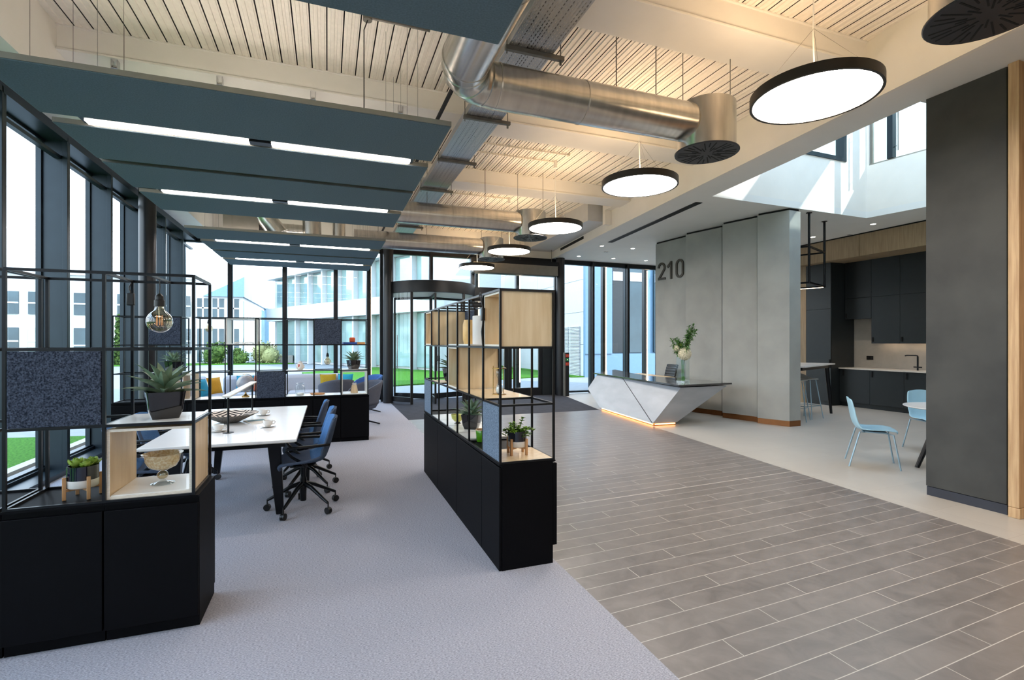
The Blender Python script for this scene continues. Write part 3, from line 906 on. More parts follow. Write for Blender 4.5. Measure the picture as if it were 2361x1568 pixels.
# acoustic ceiling rafts
ZP = 3.27
raftG = 'slate felt ceiling rafts'
def raft():
    t = thing('ceiling_raft', '', 'ceiling panel', (-2.07, 0, ZP), 0, raftG)
    W, D = 3.02, .83
    build(MB().box(0, W, 0, D, 0, .03), 'panel', 'acoustic_felt', t, bevel=.003)
    build(MB().box(-.004, W + .004, -.006, .004, .006, .045).box(-.004, W + .004, D - .004, D + .006, .006, .045).box(-.006, .004, 0, D, .006, .045).box(W - .004, W + .006, 0, D, .006, .045), 'edge_trim', 'alu_trim', t)
    for x in (.25, W - .25):
        for y in (.12, D - .12):
            build(MB().cyl((x, y, .03), (x, y, 4.51 - ZP), .0016, n=5).cyl((x, y, .03), (x, y, .075), .006, n=8), 'suspension_wire', 'steel_dull', t)
    return t
rf = raft()
RY = [(-.10, 'in the overhead bank, behind the viewer'), (.92, 'in the overhead bank'), (1.98, 'at the top edge of the picture, beside the cable tray'),
      (4.02, 'first of the middle bank, its near edge facing the viewer'), (5.04, 'second of the middle bank, behind the first linear light'),
      (5.98, 'third of the middle bank, just past the dark gap'), (7.01, 'last of the middle bank, behind the second linear light'),
      (8.97, 'first of the far bank, in front of the exposed shiny ducts'), (10.02, 'second of the far bank, behind the third linear light'),
      (10.98, 'third of the far bank, just past its dark gap'), (12.02, 'last of the far bank, nearest the lounge windows')]
for i, (y, l) in enumerate(RY):
    lab = 'slate felt raft, ' + l
    if i == 0: rf.location.y = y; rf['label'] = lab
    else: dup(rf, (-2.07, y, ZP), 0, lab, raftG)
# linear lights in the slots between rafts
def linear():
    t = thing('linear_light', '', 'ceiling light', (-2.07, 0, ZP), 0, 'linear lights between the rafts')
    build(MB().box(.22, 2.86, -.04, .11, .014, .085), 'housing', 'black_metal', t)
    build(MB().box(.25, 1.42, .014, .10, .004, .015), 'diffuser', 'lamp_line', t)
    build(MB().box(1.60, 2.83, .014, .10, .004, .015), 'diffuser', 'lamp_line', t)
    build(MB().box(.25, 2.83, .015, .085, .085, .088), 'upper_diffuser', 'lamp_line_up_added', t)  # unseen upward face, added to brighten the deck above the rafts
    build(MB().box(1.42, 1.60, .014, .10, .002, .015), 'sensor_plate', 'diffuser_grey', t)
    for x in (.5, 2.6):
        build(MB().cyl((x, .05, .085), (x, .05, 4.51 - ZP), .0016, n=5), 'suspension_wire', 'steel_dull', t)
    return t
ln = linear()
for i, (y, l) in enumerate(((1.80, 'long white linear light overhead at the top edge'), (4.90, 'nearest long linear light, brightest, in the middle raft bank'),
                            (6.87, 'second long linear light, between the last two middle rafts'), (9.86, 'third linear light, between the first rafts of the far bank'),
                            (11.87, 'farthest thin linear light, above the lounge'))):
    if i == 0: ln.location.y = y; ln['label'] = l
    else: dup(ln, (-2.07, y, ZP), 0, l, 'linear lights between the rafts')

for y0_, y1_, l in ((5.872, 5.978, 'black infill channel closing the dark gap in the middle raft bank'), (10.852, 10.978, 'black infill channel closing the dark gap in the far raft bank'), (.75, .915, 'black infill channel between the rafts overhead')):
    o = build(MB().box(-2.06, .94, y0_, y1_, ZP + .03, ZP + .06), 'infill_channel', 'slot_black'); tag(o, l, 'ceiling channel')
# spiral ducts with round air diffusers
def duct(name, pts, r, label, extra=None):
    """pts: centre line"""
    o = thing(name, label, 'duct', pts[-1])
    q = [Vector(p) - Vector(pts[-1]) for p in pts]
    mb = MB().tube(q, r, 40)
    body = build(mb, 'duct_body', 'galvanised', o, smooth=50)
    return o, q
def seams(o, q, r, ts):
    for i, f in ts:
        p = q[i].lerp(q[i + 1], f); d = (q[i + 1] - q[i]).normalized()
        build(MB().cyl(p - d * .006, p + d * .006, r + .004, n=40), 'seam_band', 'galvanised', o)
def elbow(cx, cy, z, rad, n=3):
    """quarter turn from +Y travel to +X travel; cx,cy = centre of curvature"""
    return [(cx - rad * math.cos(R(90 * i / n)), cy + rad * math.sin(R(90 * i / n)), z) for i in range(n + 1)]
def plenum(x, y, label, big=True):
    t = thing('air_diffuser', label, 'air diffuser', (x, y, 3.35), 0, 'round swirl diffusers on drum plenums')
    build(MB().lathe([(.27, .012), (.27, .46), (.25, .47), (1e-6, .47)], 48), 'plenum_drum', 'galvanised', t)
    build(MB().lathe([(1e-6, .0), (.295, .0), (.30, .004), (.30, .012), (1e-6, .012)], 48), 'face_plate', 'diffuser_grey', t)
    mb = MB()
    for k in range(32):
        a = 2 * PI * k / 32
        r0, r1 = (.06, .15) if k % 2 else (.10, .27)
        r0 = .17 if k % 4 == 1 else r0; r1 = .27 if k % 4 == 1 else r1
        c, s_ = math.cos(a), math.sin(a)
        mb.bar((c * r0, s_ * r0, .001), (c * r1, s_ * r1, .001), .010, .006)
    build(mb, 'slots', 'slot_black', t)
    build(MB().cyl((-.2, .1, .47), (-.2, .1, 1.15), .004, n=6).cyl((.2, -.1, .47), (.2, -.1, 1.15), .004, n=6), 'hanger_rod', 'steel_dull', t)
    return t
ZU = 3.62
d1, q1 = duct('spiral_duct', [(.97, -2.5, ZU), (.97, 3.62, ZU)] + elbow(1.27, 3.62, ZU, .30, 3)[1:] + [(3.24, 3.92, ZU)], .18, 'large shiny spiral duct with a mitred elbow below the near cable tray')
seams(d1, q1, .18, [(0, .85), (0, .998), (1, .5), (2, .5), (3, .5), (4, .02), (4, .42)])
for x in (-.78, -.35): build(MB().cyl((x, 0, .18), (x, 0, 4.5 - ZU), .005, n=6), 'hanger_rod', 'steel_dull', d1)
plenum(3.48, 3.92, 'round swirl diffuser on a galvanised drum at the end of the near duct')
d2, q2 = duct('spiral_duct', [(.0, 8.2, ZU), (3.14, 8.2, ZU)], .18, 'shiny straight duct crossing beyond the middle rafts to the second diffuser')
seams(d2, q2, .18, [(0, .3), (0, .62)])
for x in (-2.5, -1.6, -.6): build(MB().cyl((x, 0, .18), (x, 0, 4.5 - ZU), .005, n=6), 'hanger_rod', 'steel_dull', d2)
plenum(3.38, 8.2, 'round swirl diffuser beside the third pendant light, at the end of the second duct')
d3, q3 = duct('spiral_duct', [(.50, 10.6, ZU), (3.18, 10.6, ZU)], .18, 'farthest shiny duct just in front of the entrance facade')
seams(d3, q3, .18, [(0, .3), (0, .7)])
for x in (-2.2, -1.2): build(MB().cyl((x, 0, .18), (x, 0, 4.5 - ZU), .005, n=6), 'hanger_rod', 'steel_dull', d3)
plenum(3.43, 10.6, 'round swirl diffuser above the revolving door, at the end of the farthest duct')
plenum(3.50, 1.70, 'round diffuser cut off by the top right corner of the picture')
dn, qn = duct('spiral_duct', [(1.9, 1.70, ZU), (3.25, 1.70, ZU)], .18, 'short duct above the picture edge, feeding the corner diffuser')
# fan coil boxes and branch ducts in the gap between raft banks
t = thing('fan_coil_unit', 'grey ceiling fan coil box with a black side, in the gap between raft banks', 'air handling unit', (-1.42, 10.0, 3.50))
build(MB().box(-.30, .26, -.05, .45, 0, .36), 'casing', 'grey_box', t, bevel=.006)
build(MB().box(.26, .34, .0, .40, .02, .34), 'outlet', 'slot_black', t)
for x in (-.22, .0, .2): build(MB().cyl((x, .0, .36), (x, .0, 1.0), .004, n=5), 'hanger_rod', 'steel_dull', t)
for x, l, dx in ((-1.12, 'slanted shiny branch duct beside the grey fan coil box', .32), (-.28, 'short shiny branch duct with a blue sheen, middle of the gap', 0.02), (.20, 'short shiny branch duct nearest the second straight duct', 0.0)):
    r_ = .16 if x < 0 else .11
    o = thing('branch_duct', l, 'duct', (x, 9.8, 3.55), 0, 'branch ducts between raft banks')
    build(MB().tube([(0, 0, .38), (dx * .4, .02, .12), (dx, .02, -.12)], [r_, r_, r_], 24), 'duct_body', 'galvanised', o)
    build(MB().tube([(0, 0, .37), (0, 0, .40)], r_ + .01, 24), 'collar', 'galvanised', o)
    build(MB().cyl((0, 0, .38), (0, 0, .95), .005, n=6), 'hanger_rod', 'steel_dull', o)
o = thing('horizontal_pipe', 'horizontal pale duct section behind the branch ducts', 'duct', (-.66, 10.35, 3.62))
build(MB().cyl((-.3, 0, 0), (.4, 0, 0), .13, n=24), 'duct_body', 'galvanised', o)
for x in (-.25, .05, .35): build(MB().cyl((x - .01, 0, 0), (x + .01, 0, 0), .135, n=24), 'seam_band', 'galvanised', o)

# perforated cable tray with brackets
t = thing('cable_tray', 'long perforated steel cable tray hung beside the ceiling rafts', 'cable tray', (1.62, 0, 3.985))
TY0, TY1 = -3.0, 12.6
build(MB().box(-.20, .20, TY0, TY1, 0, .003), 'tray_floor', 'perforated_steel', t)
build(MB().box(-.203, -.20, TY0, TY1, 0, .075).box(.20, .203, TY0, TY1, 0, .075), 'tray_side', 'perforated_steel', t)
mb = MB()
for i in range(5):
    mb.tube([(-.12 + i * .05 + .01 * math.sin(k * 1.3 + i), TY0 + k * .6, .018) for k in range(27)], .010, 6)
build(mb, 'cables', 'black_plastic', t)
y = 1.2
while y < 12:
    br = build(MB().box(-.23, .31, y - .02, y + .02, -.04, -.002), 'bracket', 'steel_dull', t, bevel=.003)
    build(MB().cyl((.28, y, -.07), (.28, y, .52), .005, n=6).cyl((.28, y, -.075), (.28, y, -.045), .011, n=6), 'hanger_rod', 'steel_dull', br)
    build(MB().cyl((-.215, y, -.07), (-.215, y, .52), .005, n=6), 'hanger_rod', 'steel_dull', br)
    y += 1.36
o = build(MB().cyl((1.2, -3, 4.1), (1.2, 12.6, 4.1), .022, n=12), 'cable_conduit', 'slot_black'); tag(o, 'thin black pipe running parallel to the cable tray', 'pipe')
# small bracket conduit with a vertical drop, left of the near duct elbow
o = thing('conduit_drop', 'grey conduit stub with a thin black cable dropping to the rafts', 'conduit', (.33, 4.55, 4.36))
build(MB().cyl((0, 0, 0), (.55, 0, 0), .014, n=8), 'pipe', 'steel_dull', o)
build(MB().cyl((0, 0, -.03), (0, 0, .03), .04, n=14), 'junction_box', 'steel_dull', o)
build(MB().tube([(0, 0, -.03), (-.03, 0, -.12), (-.03, 0, -1.03)], .005, 6), 'cable', 'black_plastic', o)
# raft fixing clips on the beam
for i, x in enumerate((-1.95, -1.05, -.15, .80)):
    o = thing('beam_clip', ['leftmost steel clip under the first beam', 'second steel clip from the left under the first beam', 'third steel clip from the left under the first beam', 'rightmost steel clip under the first beam, beside the duct elbow'][i], 'clip', (x, 5.92, 4.262), 0, 'steel clips under the beam')
    build(MB().box(-.028, -.022, -.02, .05, -.085, 0).box(.022, .028, -.02, .05, -.085, 0).box(-.028, .028, -.02, .05, -.09, -.085), 'bracket', 'chrome', o)
    build(MB().cyl((-.02, .015, -.06), (.02, .015, -.06), .014, n=10), 'bolt', 'chrome', o)
# slots and downlights in the flat soffit
def slotlight(p, q, wdt, label, wallface=False):
    p, q = Vector(p), Vector(q)
    o = thing('slot_diffuser', label, 'air vent', p, 0)
    build(MB().bar((0, 0, 0), q - p, wdt, .012), 'frame', 'frame_dark', o)
    build(MB().bar(Vector((0, 0, -.004)), q - p + Vector((0, 0, -.004)), wdt * .7, .012), 'louvre', 'slot_black', o)
slotlight((6.34, 10.37, 3.898), (5.96, 6.89, 3.898), .13, 'long black slot diffuser let into the flat soffit')
slot2 = thing('slot_diffuser', 'short black slot diffuser high on the cream bulkhead', 'air vent', (EDGE(11.9), 11.9, 4.04))
p_, q_ = Vector((EDGE(12.3) - EDGE(11.9), .4, 0)), Vector((EDGE(10.7) - EDGE(11.9), -1.2, 0))
build(MB().bar(p_, q_, .02, .065), 'frame', 'slot_black', slot2)
dlG = 'small round recessed downlights in the flat soffit'
def downlight(x, y, label, spot=0):
    t = thing('downlight', label, 'ceiling light', (x, y, 3.9), 0, dlG)
    build(MB().lathe([(.045, -.002), (.058, -.006), (.06, 0)], 24), 'ring', 'white_paint', t)
    build(MB().lathe([(1e-6, -.003), (.045, -.003)], 24), 'lens', 'downlight', t)
    if spot:
        l = bpy.data.lights.new('downlight_beam', 'SPOT'); l.energy = spot; l.spot_size = R(100); l.spot_blend = .8; l.color = (1, .86, .72); l.shadow_soft_size = .05
        lo = bpy.data.objects.new('downlight_beam', l); COL.objects.link(lo); lo.parent = t; lo.location = (0, 0, -.03)
for x, y, l in ((6.39, 10.84, 'downlight just beyond the end of the long slot diffuser'), (7.3, 10.86, 'downlight nearest the numbered reception wall'),
                (6.55, 12.35, 'leftmost downlight close to the facade'), (7.64, 12.33, 'middle downlight close to the facade'), (8.74, 12.33, 'rightmost downlight close to the facade'),
                (10.35, 8.26, 'downlight above the high bar table'), (10.37, 6.94, 'downlight nearest the atrium corner, above the kitchen floor'),
                (10.4, 9.6, 'downlight hidden behind the reception wall'), (11.0, 5.4, 'downlight above the kitchen sink run')):
    downlight(x, y, l, 28)
for x, y, l in ((6.9, 11.5, 'small twin sensor grille in the soffit near the facade'), (10.9, 7.8, 'small sensor grille in the kitchen soffit')):
    o = thing('ceiling_sensor', l, 'sensor', (x, y, 3.9))
    build(MB().box(-.07, .07, -.05, .05, -.006, 0), 'plate', 'white_paint', o)
    build(MB().box(-.05, -.01, -.03, .03, -.008, -.006).box(.01, .05, -.03, .03, -.008, -.006), 'grille', 'diffuser_grey', o)
# air curtain over the swing doors
o = thing('air_curtain', 'long brown grey air curtain box hung over the swing doors', 'air curtain', (4.75, 12.75, 3.36))
build(MB().box(-1.15, 1.30, -.12, .16, 0, .27), 'casing', 'grey_box', o, bevel=.01)
build(MB().box(-1.12, 1.27, -.08, .12, -.012, 0), 'grille', 'diffuser_grey', o)
build(MB().box(-1.2, 1.35, -.05, .1, .27, .40), 'mounting_rail', 'frame_dark', o)
for x in (-.9, .2, 1.15): build(MB().cyl((x, 0, .40), (x, 0, .9), .005, n=6), 'hanger_rod', 'steel_dull', o)

# ================================================================ ENTRANCE
# revolving door
rv = thing('revolving_door', 'round glass revolving door with a dark bronze canopy ring', 'revolving door', (2.56, YF, 0))
rr = 1.13
def ringseg(mb, r0, r1, z0, z1, a0, a1, n=24):
    for i in range(n):
        a, b_ = a0 + (a1 - a0) * i / n, a0 + (a1 - a0) * (i + 1) / n
        mb.prism([(r0 * math.cos(a), r0 * math.sin(a)), (r1 * math.cos(a), r1 * math.sin(a)), (r1 * math.cos(b_), r1 * math.sin(b_)), (r0 * math.cos(b_), r0 * math.sin(b_))], z0, z1)
    return mb
cn = build(MB().lathe([(rr, 2.72), (rr + .03, 2.73), (rr + .03, 3.01), (rr - .02, 3.02), (1e-6, 3.02)], 64), 'canopy', 'frame_dark', rv)
build(MB().lathe([(1e-6, 2.725), (rr - .01, 2.725)], 48), 'canopy_soffit', 'white_paint', rv)
for a0, a1 in ((150, 235), (-55, 30)):
    build(ringseg(MB(), rr - .02, rr + .02, .05, .17, R(a0), R(a1)), 'base_rail', 'frame_dark', rv)
    g = MB().grid(lambda u, v: (rr * math.cos(R(a0 + (a1 - a0) * u)), rr * math.sin(R(a0 + (a1 - a0) * u)), .17 + 2.55 * v), 24, 1)
    build(g, 'curved_pane', 'clear_glass', rv)
    for a in (a0, a1):
        build(MB().box(rr * math.cos(R(a)) - .03, rr * math.cos(R(a)) + .03, rr * math.sin(R(a)) - .03, rr * math.sin(R(a)) + .03, 0, 2.73), 'stile', 'frame_dark', rv)
for k in range(3):
    a = R(25 + 120 * k); c, s_ = math.cos(a), math.sin(a)
    lf = build(MB().bar((0, 0, .08), (c * 1.05, s_ * 1.05, .08), .04, .14).bar((0, 0, 2.68), (c * 1.05, s_ * 1.05, 2.68), .04, .06).bar((c * 1.05, s_ * 1.05, .02), (c * 1.05, s_ * 1.05, 2.7), .045, .045), 'door_leaf', 'frame_dark', rv)
    build(MB().add([(0, 0, .14), (c * 1.03, s_ * 1.03, .14), (c * 1.03, s_ * 1.03, 2.66), (0, 0, 2.66)], [(0, 1, 2, 3)]), 'pane', 'clear_glass', lf)
    build(MB().cyl((c * .95 - s_ * .05, s_ * .95 + c * .05, .8), (c * .95 - s_ * .05, s_ * .95 + c * .05, 1.7), .014, n=8), 'push_bar', 'chrome', lf)
build(MB().cyl((0, 0, 0.0), (0, 0, 2.72), .04, n=16), 'centre_post', 'frame_dark', rv)
# double swing doors
sd = thing('swing_door', 'left leaf of the dark framed glass swing doors', 'door', (3.72, YF, 0), 0, 'glass swing doors')
def leaf(t, w_, side):
    build(MB().box(0, .10, -.03, .03, 0, 2.6).box(w_ - .10, w_, -.03, .03, 0, 2.6).box(.10, w_ - .10, -.03, .03, 0, .22).box(.10, w_ - .10, -.03, .03, 2.48, 2.6), 'frame', 'frame_dark', t)
    build(MB().box(.10, w_ - .10, -.004, .004, .22, 2.48), 'pane', 'clear_glass', t)
    hx = w_ - .14 if side else .14
    build(MB().cyl((hx, -.08, .75), (hx, -.08, 1.75), .015, n=10).cyl((hx, -.08, .85), (hx, -.03, .85), .01, n=8).cyl((hx, -.08, 1.65), (hx, -.03, 1.65), .01, n=8), 'pull_handle', 'chrome', t)
    cx = .45 if side else .36
    st = build(MB().cyl((cx, -.006, 1.62), (cx, -.004, 1.62), .07, n=28).box(cx - .065, cx + .065, -.006, -.004, 1.44, 1.50), 'sticker', 'sign_blue', t)
    build(MB().box(cx - .006, cx + .006, -.009, -.006, 1.60, 1.67).box(cx - .006, cx + .006, -.009, -.006, 1.575, 1.59), 'sticker_mark', 'paper', st)
    build(MB().box(cx - .05, cx + .05, -.009, -.006, 1.464, 1.476), 'sticker_mark', 'paper', st)
leaf(sd, 1.0, True)
sd2 = thing('swing_door', 'right leaf of the dark framed glass swing doors', 'door', (4.73, YF, 0), 0, 'glass swing doors')
leaf(sd2, 1.02, False)
# access post with three plates
o = thing('access_post', 'dark access control post with red and green call plates beside the column', 'access post', (6.30, 12.62, 0))
build(MB().box(-.06, .06, -.05, .05, 0, 1.22), 'post', 'frame_dark', o, bevel=.004)
build(MB().box(-.085, -.06, -.05, .05, 0, 1.22), 'side_strip', 'alu_trim', o)
for z, m_ in ((1.13, 'sign_red'), (1.02, 'sign_green'), (.90, 'sign_red')):
    c_ = build(MB().box(-.045, .05, -.056, -.05, z - .042, z + .042), 'call_plate', m_, o)
    build(MB().cyl((.003, -.066, z), (.003, -.056, z), .02 if m_ == 'sign_red' else .014, n=16), 'button', 'paper' if m_ == 'sign_green' else 'oak_door', c_)

# ================================================================ SHELVING
LV = [.70, 1.083, 1.466, 1.849]
CELL = .385
def frame(name, label, xs, ys, group=None):
    """wire shelving frame on a grid of xs (all posts) and ys"""
    t = thing(name, label, 'shelving frame', (xs[0], ys[0], LV[0]), 0, group)
    X = [x - xs[0] for x in xs]; Y = [y - ys[0] for y in ys]
    top = LV[3] - LV[0]
    for x in X:
        for y in Y: build(MB().box(x - .007, x + .007, y - .007, y + .007, 0, top), 'post', 'black_metal', t)
    for i, z in enumerate(LV):
        z -= LV[0]
        z0, z1 = (z, z + .012) if i == 0 else (z - .007, z + .007)
        if len(X) > len(Y):
            for y in Y: build(MB().box(X[0] - .0, X[-1], y - .0065, y + .0065, z0, z1), 'long_rail', 'black_metal', t)
            for x in X: build(MB().box(x - .006, x + .006, Y[0], Y[-1], z0, z1), 'cross_rail', 'black_metal', t)
        else:
            for x in X: build(MB().box(x - .0065, x + .0065, Y[0], Y[-1], z0, z1), 'long_rail', 'black_metal', t)
            for y in Y: build(MB().box(X[0], X[-1], y - .006, y + .006, z0, z1), 'cross_rail', 'black_metal', t)
    return t
def cabinet(x0, x1, y0, y1, label, face='-y', group=None, h=.69, both=False):
    t = thing('storage_cabinet', label, 'cabinet', ((x0 + x1) / 2, (y0 + y1) / 2, 0), 0, group)
    a, c = (x1 - x0) / 2, (y1 - y0) / 2
    if face == '-y':
        build(MB().box(-a, a, -c + .02, c, .06, h), 'body', 'black_laminate', t)
        build(MB().box(-a + .002, a - .002, -c + .035, c - .01, 0, .06), 'plinth', 'black_laminate', t)
        build(MB().box(-a + .003, a - .003, -c, -c + .018, .065, h - .03), 'door', 'black_laminate', t, bevel=.002)
        build(MB().box(-a, a, -c, c, h, h + .01), 'top', 'black_laminate', t)
    else:
        build(MB().box(-a + .02, a - .02, -c, c, .0, h), 'body', 'black_laminate', t)
        build(MB().box(-a, -a + .018, -c + .003, c - .003, .0, h - .012), 'door', 'black_laminate', t, bevel=.002)
        build(MB().box(a - .018, a + .012, -c + .003, c - .003, .12, h - .012), 'door', 'black_laminate', t, bevel=.002)
        build(MB().box(-a, a, -c, c, h, h + .01), 'top', 'black_laminate', t)
    return t
def felt(x0, x1, y0, y1, z0, z1, label, m='felt'):
    cx, cy = (x0 + x1) / 2, (y0 + y1) / 2
    o = thing('felt_panel', label, 'felt panel', (cx, cy, z0), 0, 'felt infill panels in the shelving')
    build(MB().box(x0 - cx, x1 - cx, y0 - cy, y1 - cy, 0, z1 - z0), 'pad', m, o, bevel=.004)
def board(x0, x1, y0, y1, z, label, m='birch'):
    cx, cy = (x0 + x1) / 2, (y0 + y1) / 2
    o = build(MB().box(x0 - cx, x1 - cx, y0 - cy, y1 - cy, -.012, .0), 'shelf_board', m, loc=(cx, cy, z), bevel=.001)
    tag(o, label, 'shelf board')
def openbox(x0, x1, y0, y1, z0, z1, ax, label, m='birch'):
    """box open along axis ax ('x' or 'y')"""
    cx, cy = (x0 + x1) / 2, (y0 + y1) / 2
    a, c, h = (x1 - x0) / 2, (y1 - y0) / 2, z1 - z0
    t = thing('display_box', label, 'display box', (cx, cy, z0), 0)
    w_ = .012
    mb = MB()
    mb.box(-a, a, -c, c, 0, w_).box(-a, a, -c, c, h - w_, h)
    if ax == 'x': mb.box(-a, a, -c, -c + w_, w_, h - w_).box(-a, a, c - w_, c, w_, h - w_)
    else: mb.box(-a, -a + w_, -c, c, w_, h - w_).box(a - w_, a, -c, c, w_, h - w_)
    build(mb, 'panel', m, t)
    k = .0015; f = .013
    for s_ in (-1, 1):
        e = MB()
        if ax == 'x':
            x_ = s_ * a
            e.box(x_ - k, x_ + k, -c, c, 0, f).box(x_ - k, x_ + k, -c, c, h - f, h).box(x_ - k, x_ + k, -c, -c + f, f, h - f).box(x_ - k, x_ + k, c - f, c, f, h - f)
        else:
            y_ = s_ * c
            e.box(-a, a, y_ - k, y_ + k, 0, f).box(-a, a, y_ - k, y_ + k, h - f, h).box(-a, -a + f, y_ - k, y_ + k, f, h - f).box(a - f, a, y_ - k, y_ + k, f, h - f)
        build(e, 'edge_band', 'birch_edge' if m == 'birch' else 'white_board', t)
    return t

# --- shelf A (left foreground)
AY0, AY1 = 3.04, 3.425
frame('wire_shelf_frame', 'black wire shelving frame holding the big agave, left foreground', [-1.43, -1.045, -.66], [AY0, AY1])
frame('wire_shelf_frame', 'black wire shelving frame cut off by the left picture edge', [-2.24, -1.855, -1.46], [AY0, AY1])
cabinet(-1.045, -.635, AY0 - .012, AY1 + .01, 'black storage cabinet under the glass bowl, right end of the foreground run')
cabinet(-1.445, -1.047, AY0 - .012, AY1 + .01, 'black storage cabinet under the lime succulent')
cabinet(-1.86, -1.449, AY0 - .012, AY1 + .01, 'black storage cabinet at the left picture edge, partly cut off')
cabinet(-2.26, -1.862, AY0 - .012, AY1 + .01, 'black storage cabinet outside the left picture edge')
felt(-1.42, -1.055, AY0 - .008, AY0 + .012, LV[1] + .008, LV[2] - .008, 'dark blue speckled felt panel in the left foreground frame')
openbox(-1.037, -.668, AY0 + .007, AY1 - .007, LV[0] + .012, LV[1] - .02, 'y', 'birch display box holding the footed glass bowl')
board(-1.022, -.683, AY0 + .010, AY1 - .010, LV[0] + .030, 'white board lining the bottom of the birch box under the glass bowl', 'white_board')
board(-1.037, -.668, AY0 + .007, AY1 - .007, LV[1] + .008, 'white shelf board under the big agave', 'white_board')

# --- shelf B (middle, parallel to the facade)
BY0, BY1 = 7.95, 8.335
Bx = [.58 - CELL * i for i in range(7)]
frame('wire_shelf_frame', 'long black wire shelving frame in front of the sofa', Bx[::-1][0:7], [BY0, BY1])
frame('wire_shelf_frame', 'short black wire shelving frame at the left end of the sofa run', [-2.64, -2.255, -1.87], [BY0, BY1])
for i, (a, c, l) in enumerate(((.19, .60, 'rightmost black cabinet of the run before the sofa'), (-.20, .188, 'black cabinet second from the right before the sofa'),
        (-.58, -.202, 'black cabinet third from the right, behind the blue chairs'), (-.97, -.582, 'black cabinet behind the meeting table, below the felt panel'),
        (-1.36, -.972, 'black cabinet behind the meeting table, below the globe'), (-1.80, -1.362, 'black cabinet behind the black and white bowl'), (-2.66, -1.802, 'wide black cabinet at the window end of the sofa run'))):
    cabinet(a, c, BY0 - .012, BY1 + .01, l)
felt(-2.245, -1.88, BY0 - .008, BY0 + .012, LV[2] + .008, LV[3] - .008, 'dark felt panel high at the window end of the sofa run')
felt(-.18, .187, BY0 - .008, BY0 + .012, LV[2] + .008, LV[3] - .008, 'dark felt panel left of the orange jar')
felt(-.95, -.583, BY0 - .008, BY0 + .012, LV[0] + .004, LV[1] - .008, 'dark felt panel low in the frame between globe and glass jar')
openbox(-1.337, -.968, BY0 + .007, BY1 - .007, LV[2] + .008, LV[3] - .008, 'y', 'white edged open box high above the globe', 'white_board')
openbox(.203, .572, BY0 + .007, BY1 - .007, LV[0] + .012, LV[1] - .02, 'y', 'white edged open box around the wooden lantern', 'white_board')
for a, c, z, l in ((.203, .572, LV[1] + .008, 'white board under the small agave at the right end'), (-.567, -.198, LV[1] + .008, 'white board under the white penguin figure'),
                   (-.567, -.198, LV[0] + .012, 'white board under the round glass jar'), (-.182, .187, LV[0] + .012, 'white board between glass jar and lantern'),
                   (-1.337, -.968, LV[0] + .012, 'white board under the globe'), (-2.247, -1.878, LV[1] + .008, 'white board under the agave by the window'),
                   (-2.247, -1.878, LV[0] + .012, 'white board under the white cylinder vase'), (-1.722, -1.353, LV[0] + .012, 'white board left of the globe')):
    board(a, c, BY0 + .007, BY1 - .007, z, l, 'white_board')
openbox(-1.86, -1.74, BY0 + .01, BY1 - .01, LV[0] + .012, LV[1] - .02, 'y', 'narrow birch box between the two frames of the sofa run')

# --- shelf C (right of the carpet, running towards the entrance)
CX0, CX1 = 1.065, 1.45
Cy = [3.10 + CELL * i for i in range(8)]
frame('wire_shelf_frame', 'black wire shelving frame of the divider between carpet and tiles', [CX0, CX1], Cy)
for a, c, l in ((3.09, 3.49, 'narrow black cabinet at the near end of the divider'), (3.49, 4.26, 'black cabinet second from the near end of the divider'),
                (4.26, 5.03, 'black cabinet third from the near end of the divider'), (5.03, 5.81, 'black cabinet at the far end of the divider')):
    cabinet(CX0 - .01, CX1 + .01, a, c, l, 'x')
openbox(CX0 + .007, CX1 - .007, Cy[0] + .007, Cy[1] - .007, LV[2] + .008, LV[3] - .008, 'x', 'big birch display box at the near top corner of the divider')
openbox(CX0 + .007, CX1 - .007, Cy[6] + .007, Cy[7] - .007, LV[2] + .008, LV[3] - .008, 'x', 'birch display box at the far top corner of the divider')
openbox(CX0 + .007, CX1 - .007, Cy[3] + .007, Cy[4] - .007, LV[1] + .008, LV[2] - .008, 'x', 'birch display box with teal books in the middle row of the divider')
felt(CX0 - .008, CX0 + .012, Cy[0] + .01, Cy[1] - .01, LV[0] + .012, LV[1] - .008, 'grey felt panel at the near bottom corner of the divider', 'felt_light')
felt(CX0 - .008, CX0 + .012, Cy[6] + .01, Cy[7] - .01, LV[0] + .012, LV[1] - .008, 'grey felt panel at the far bottom corner of the divider', 'felt_light')
felt(CX1 - .012, CX1 + .008, Cy[5] + .01, Cy[6] - .01, LV[2] + .008, LV[3] - .008, 'small felt panel on the aisle side behind the grey cylinder')
board(CX0 + .007, CX1 - .007, Cy[0] + .007, Cy[1] - .007, LV[0] + .012, 'birch board under the leafy planter, near end of the divider')
board(CX0 + .007, CX1 - .007, Cy[1] + .007, Cy[3] - .007, LV[1] + .008, 'birch board under the hourglass')
board(CX0 + .007, CX1 - .007, Cy[5] + .007, Cy[6] - .007, LV[1] + .008, 'birch board under the far agave of the divider')
board(CX0 + .007, CX1 - .007, Cy[2] + .1, Cy[4] - .007, LV[0] + .012, 'white board under the agave and the yellow bowl', 'white_board')
board(CX0 + .007, CX1 - .007, Cy[4] + .007, Cy[6] - .007, LV[0] + .012, 'white board at the far end of the divider', 'white_board')
board(CX0 + .007, CX1 - .007, Cy[4] + .007, Cy[5] - .007, LV[2] + .008, 'white board under the gold vase', 'white_board')
board(CX0 + .007, CX1 - .007, Cy[2] + .007, Cy[4] - .007, LV[2] + .020, 'white board under the grey cylinder', 'white_board')

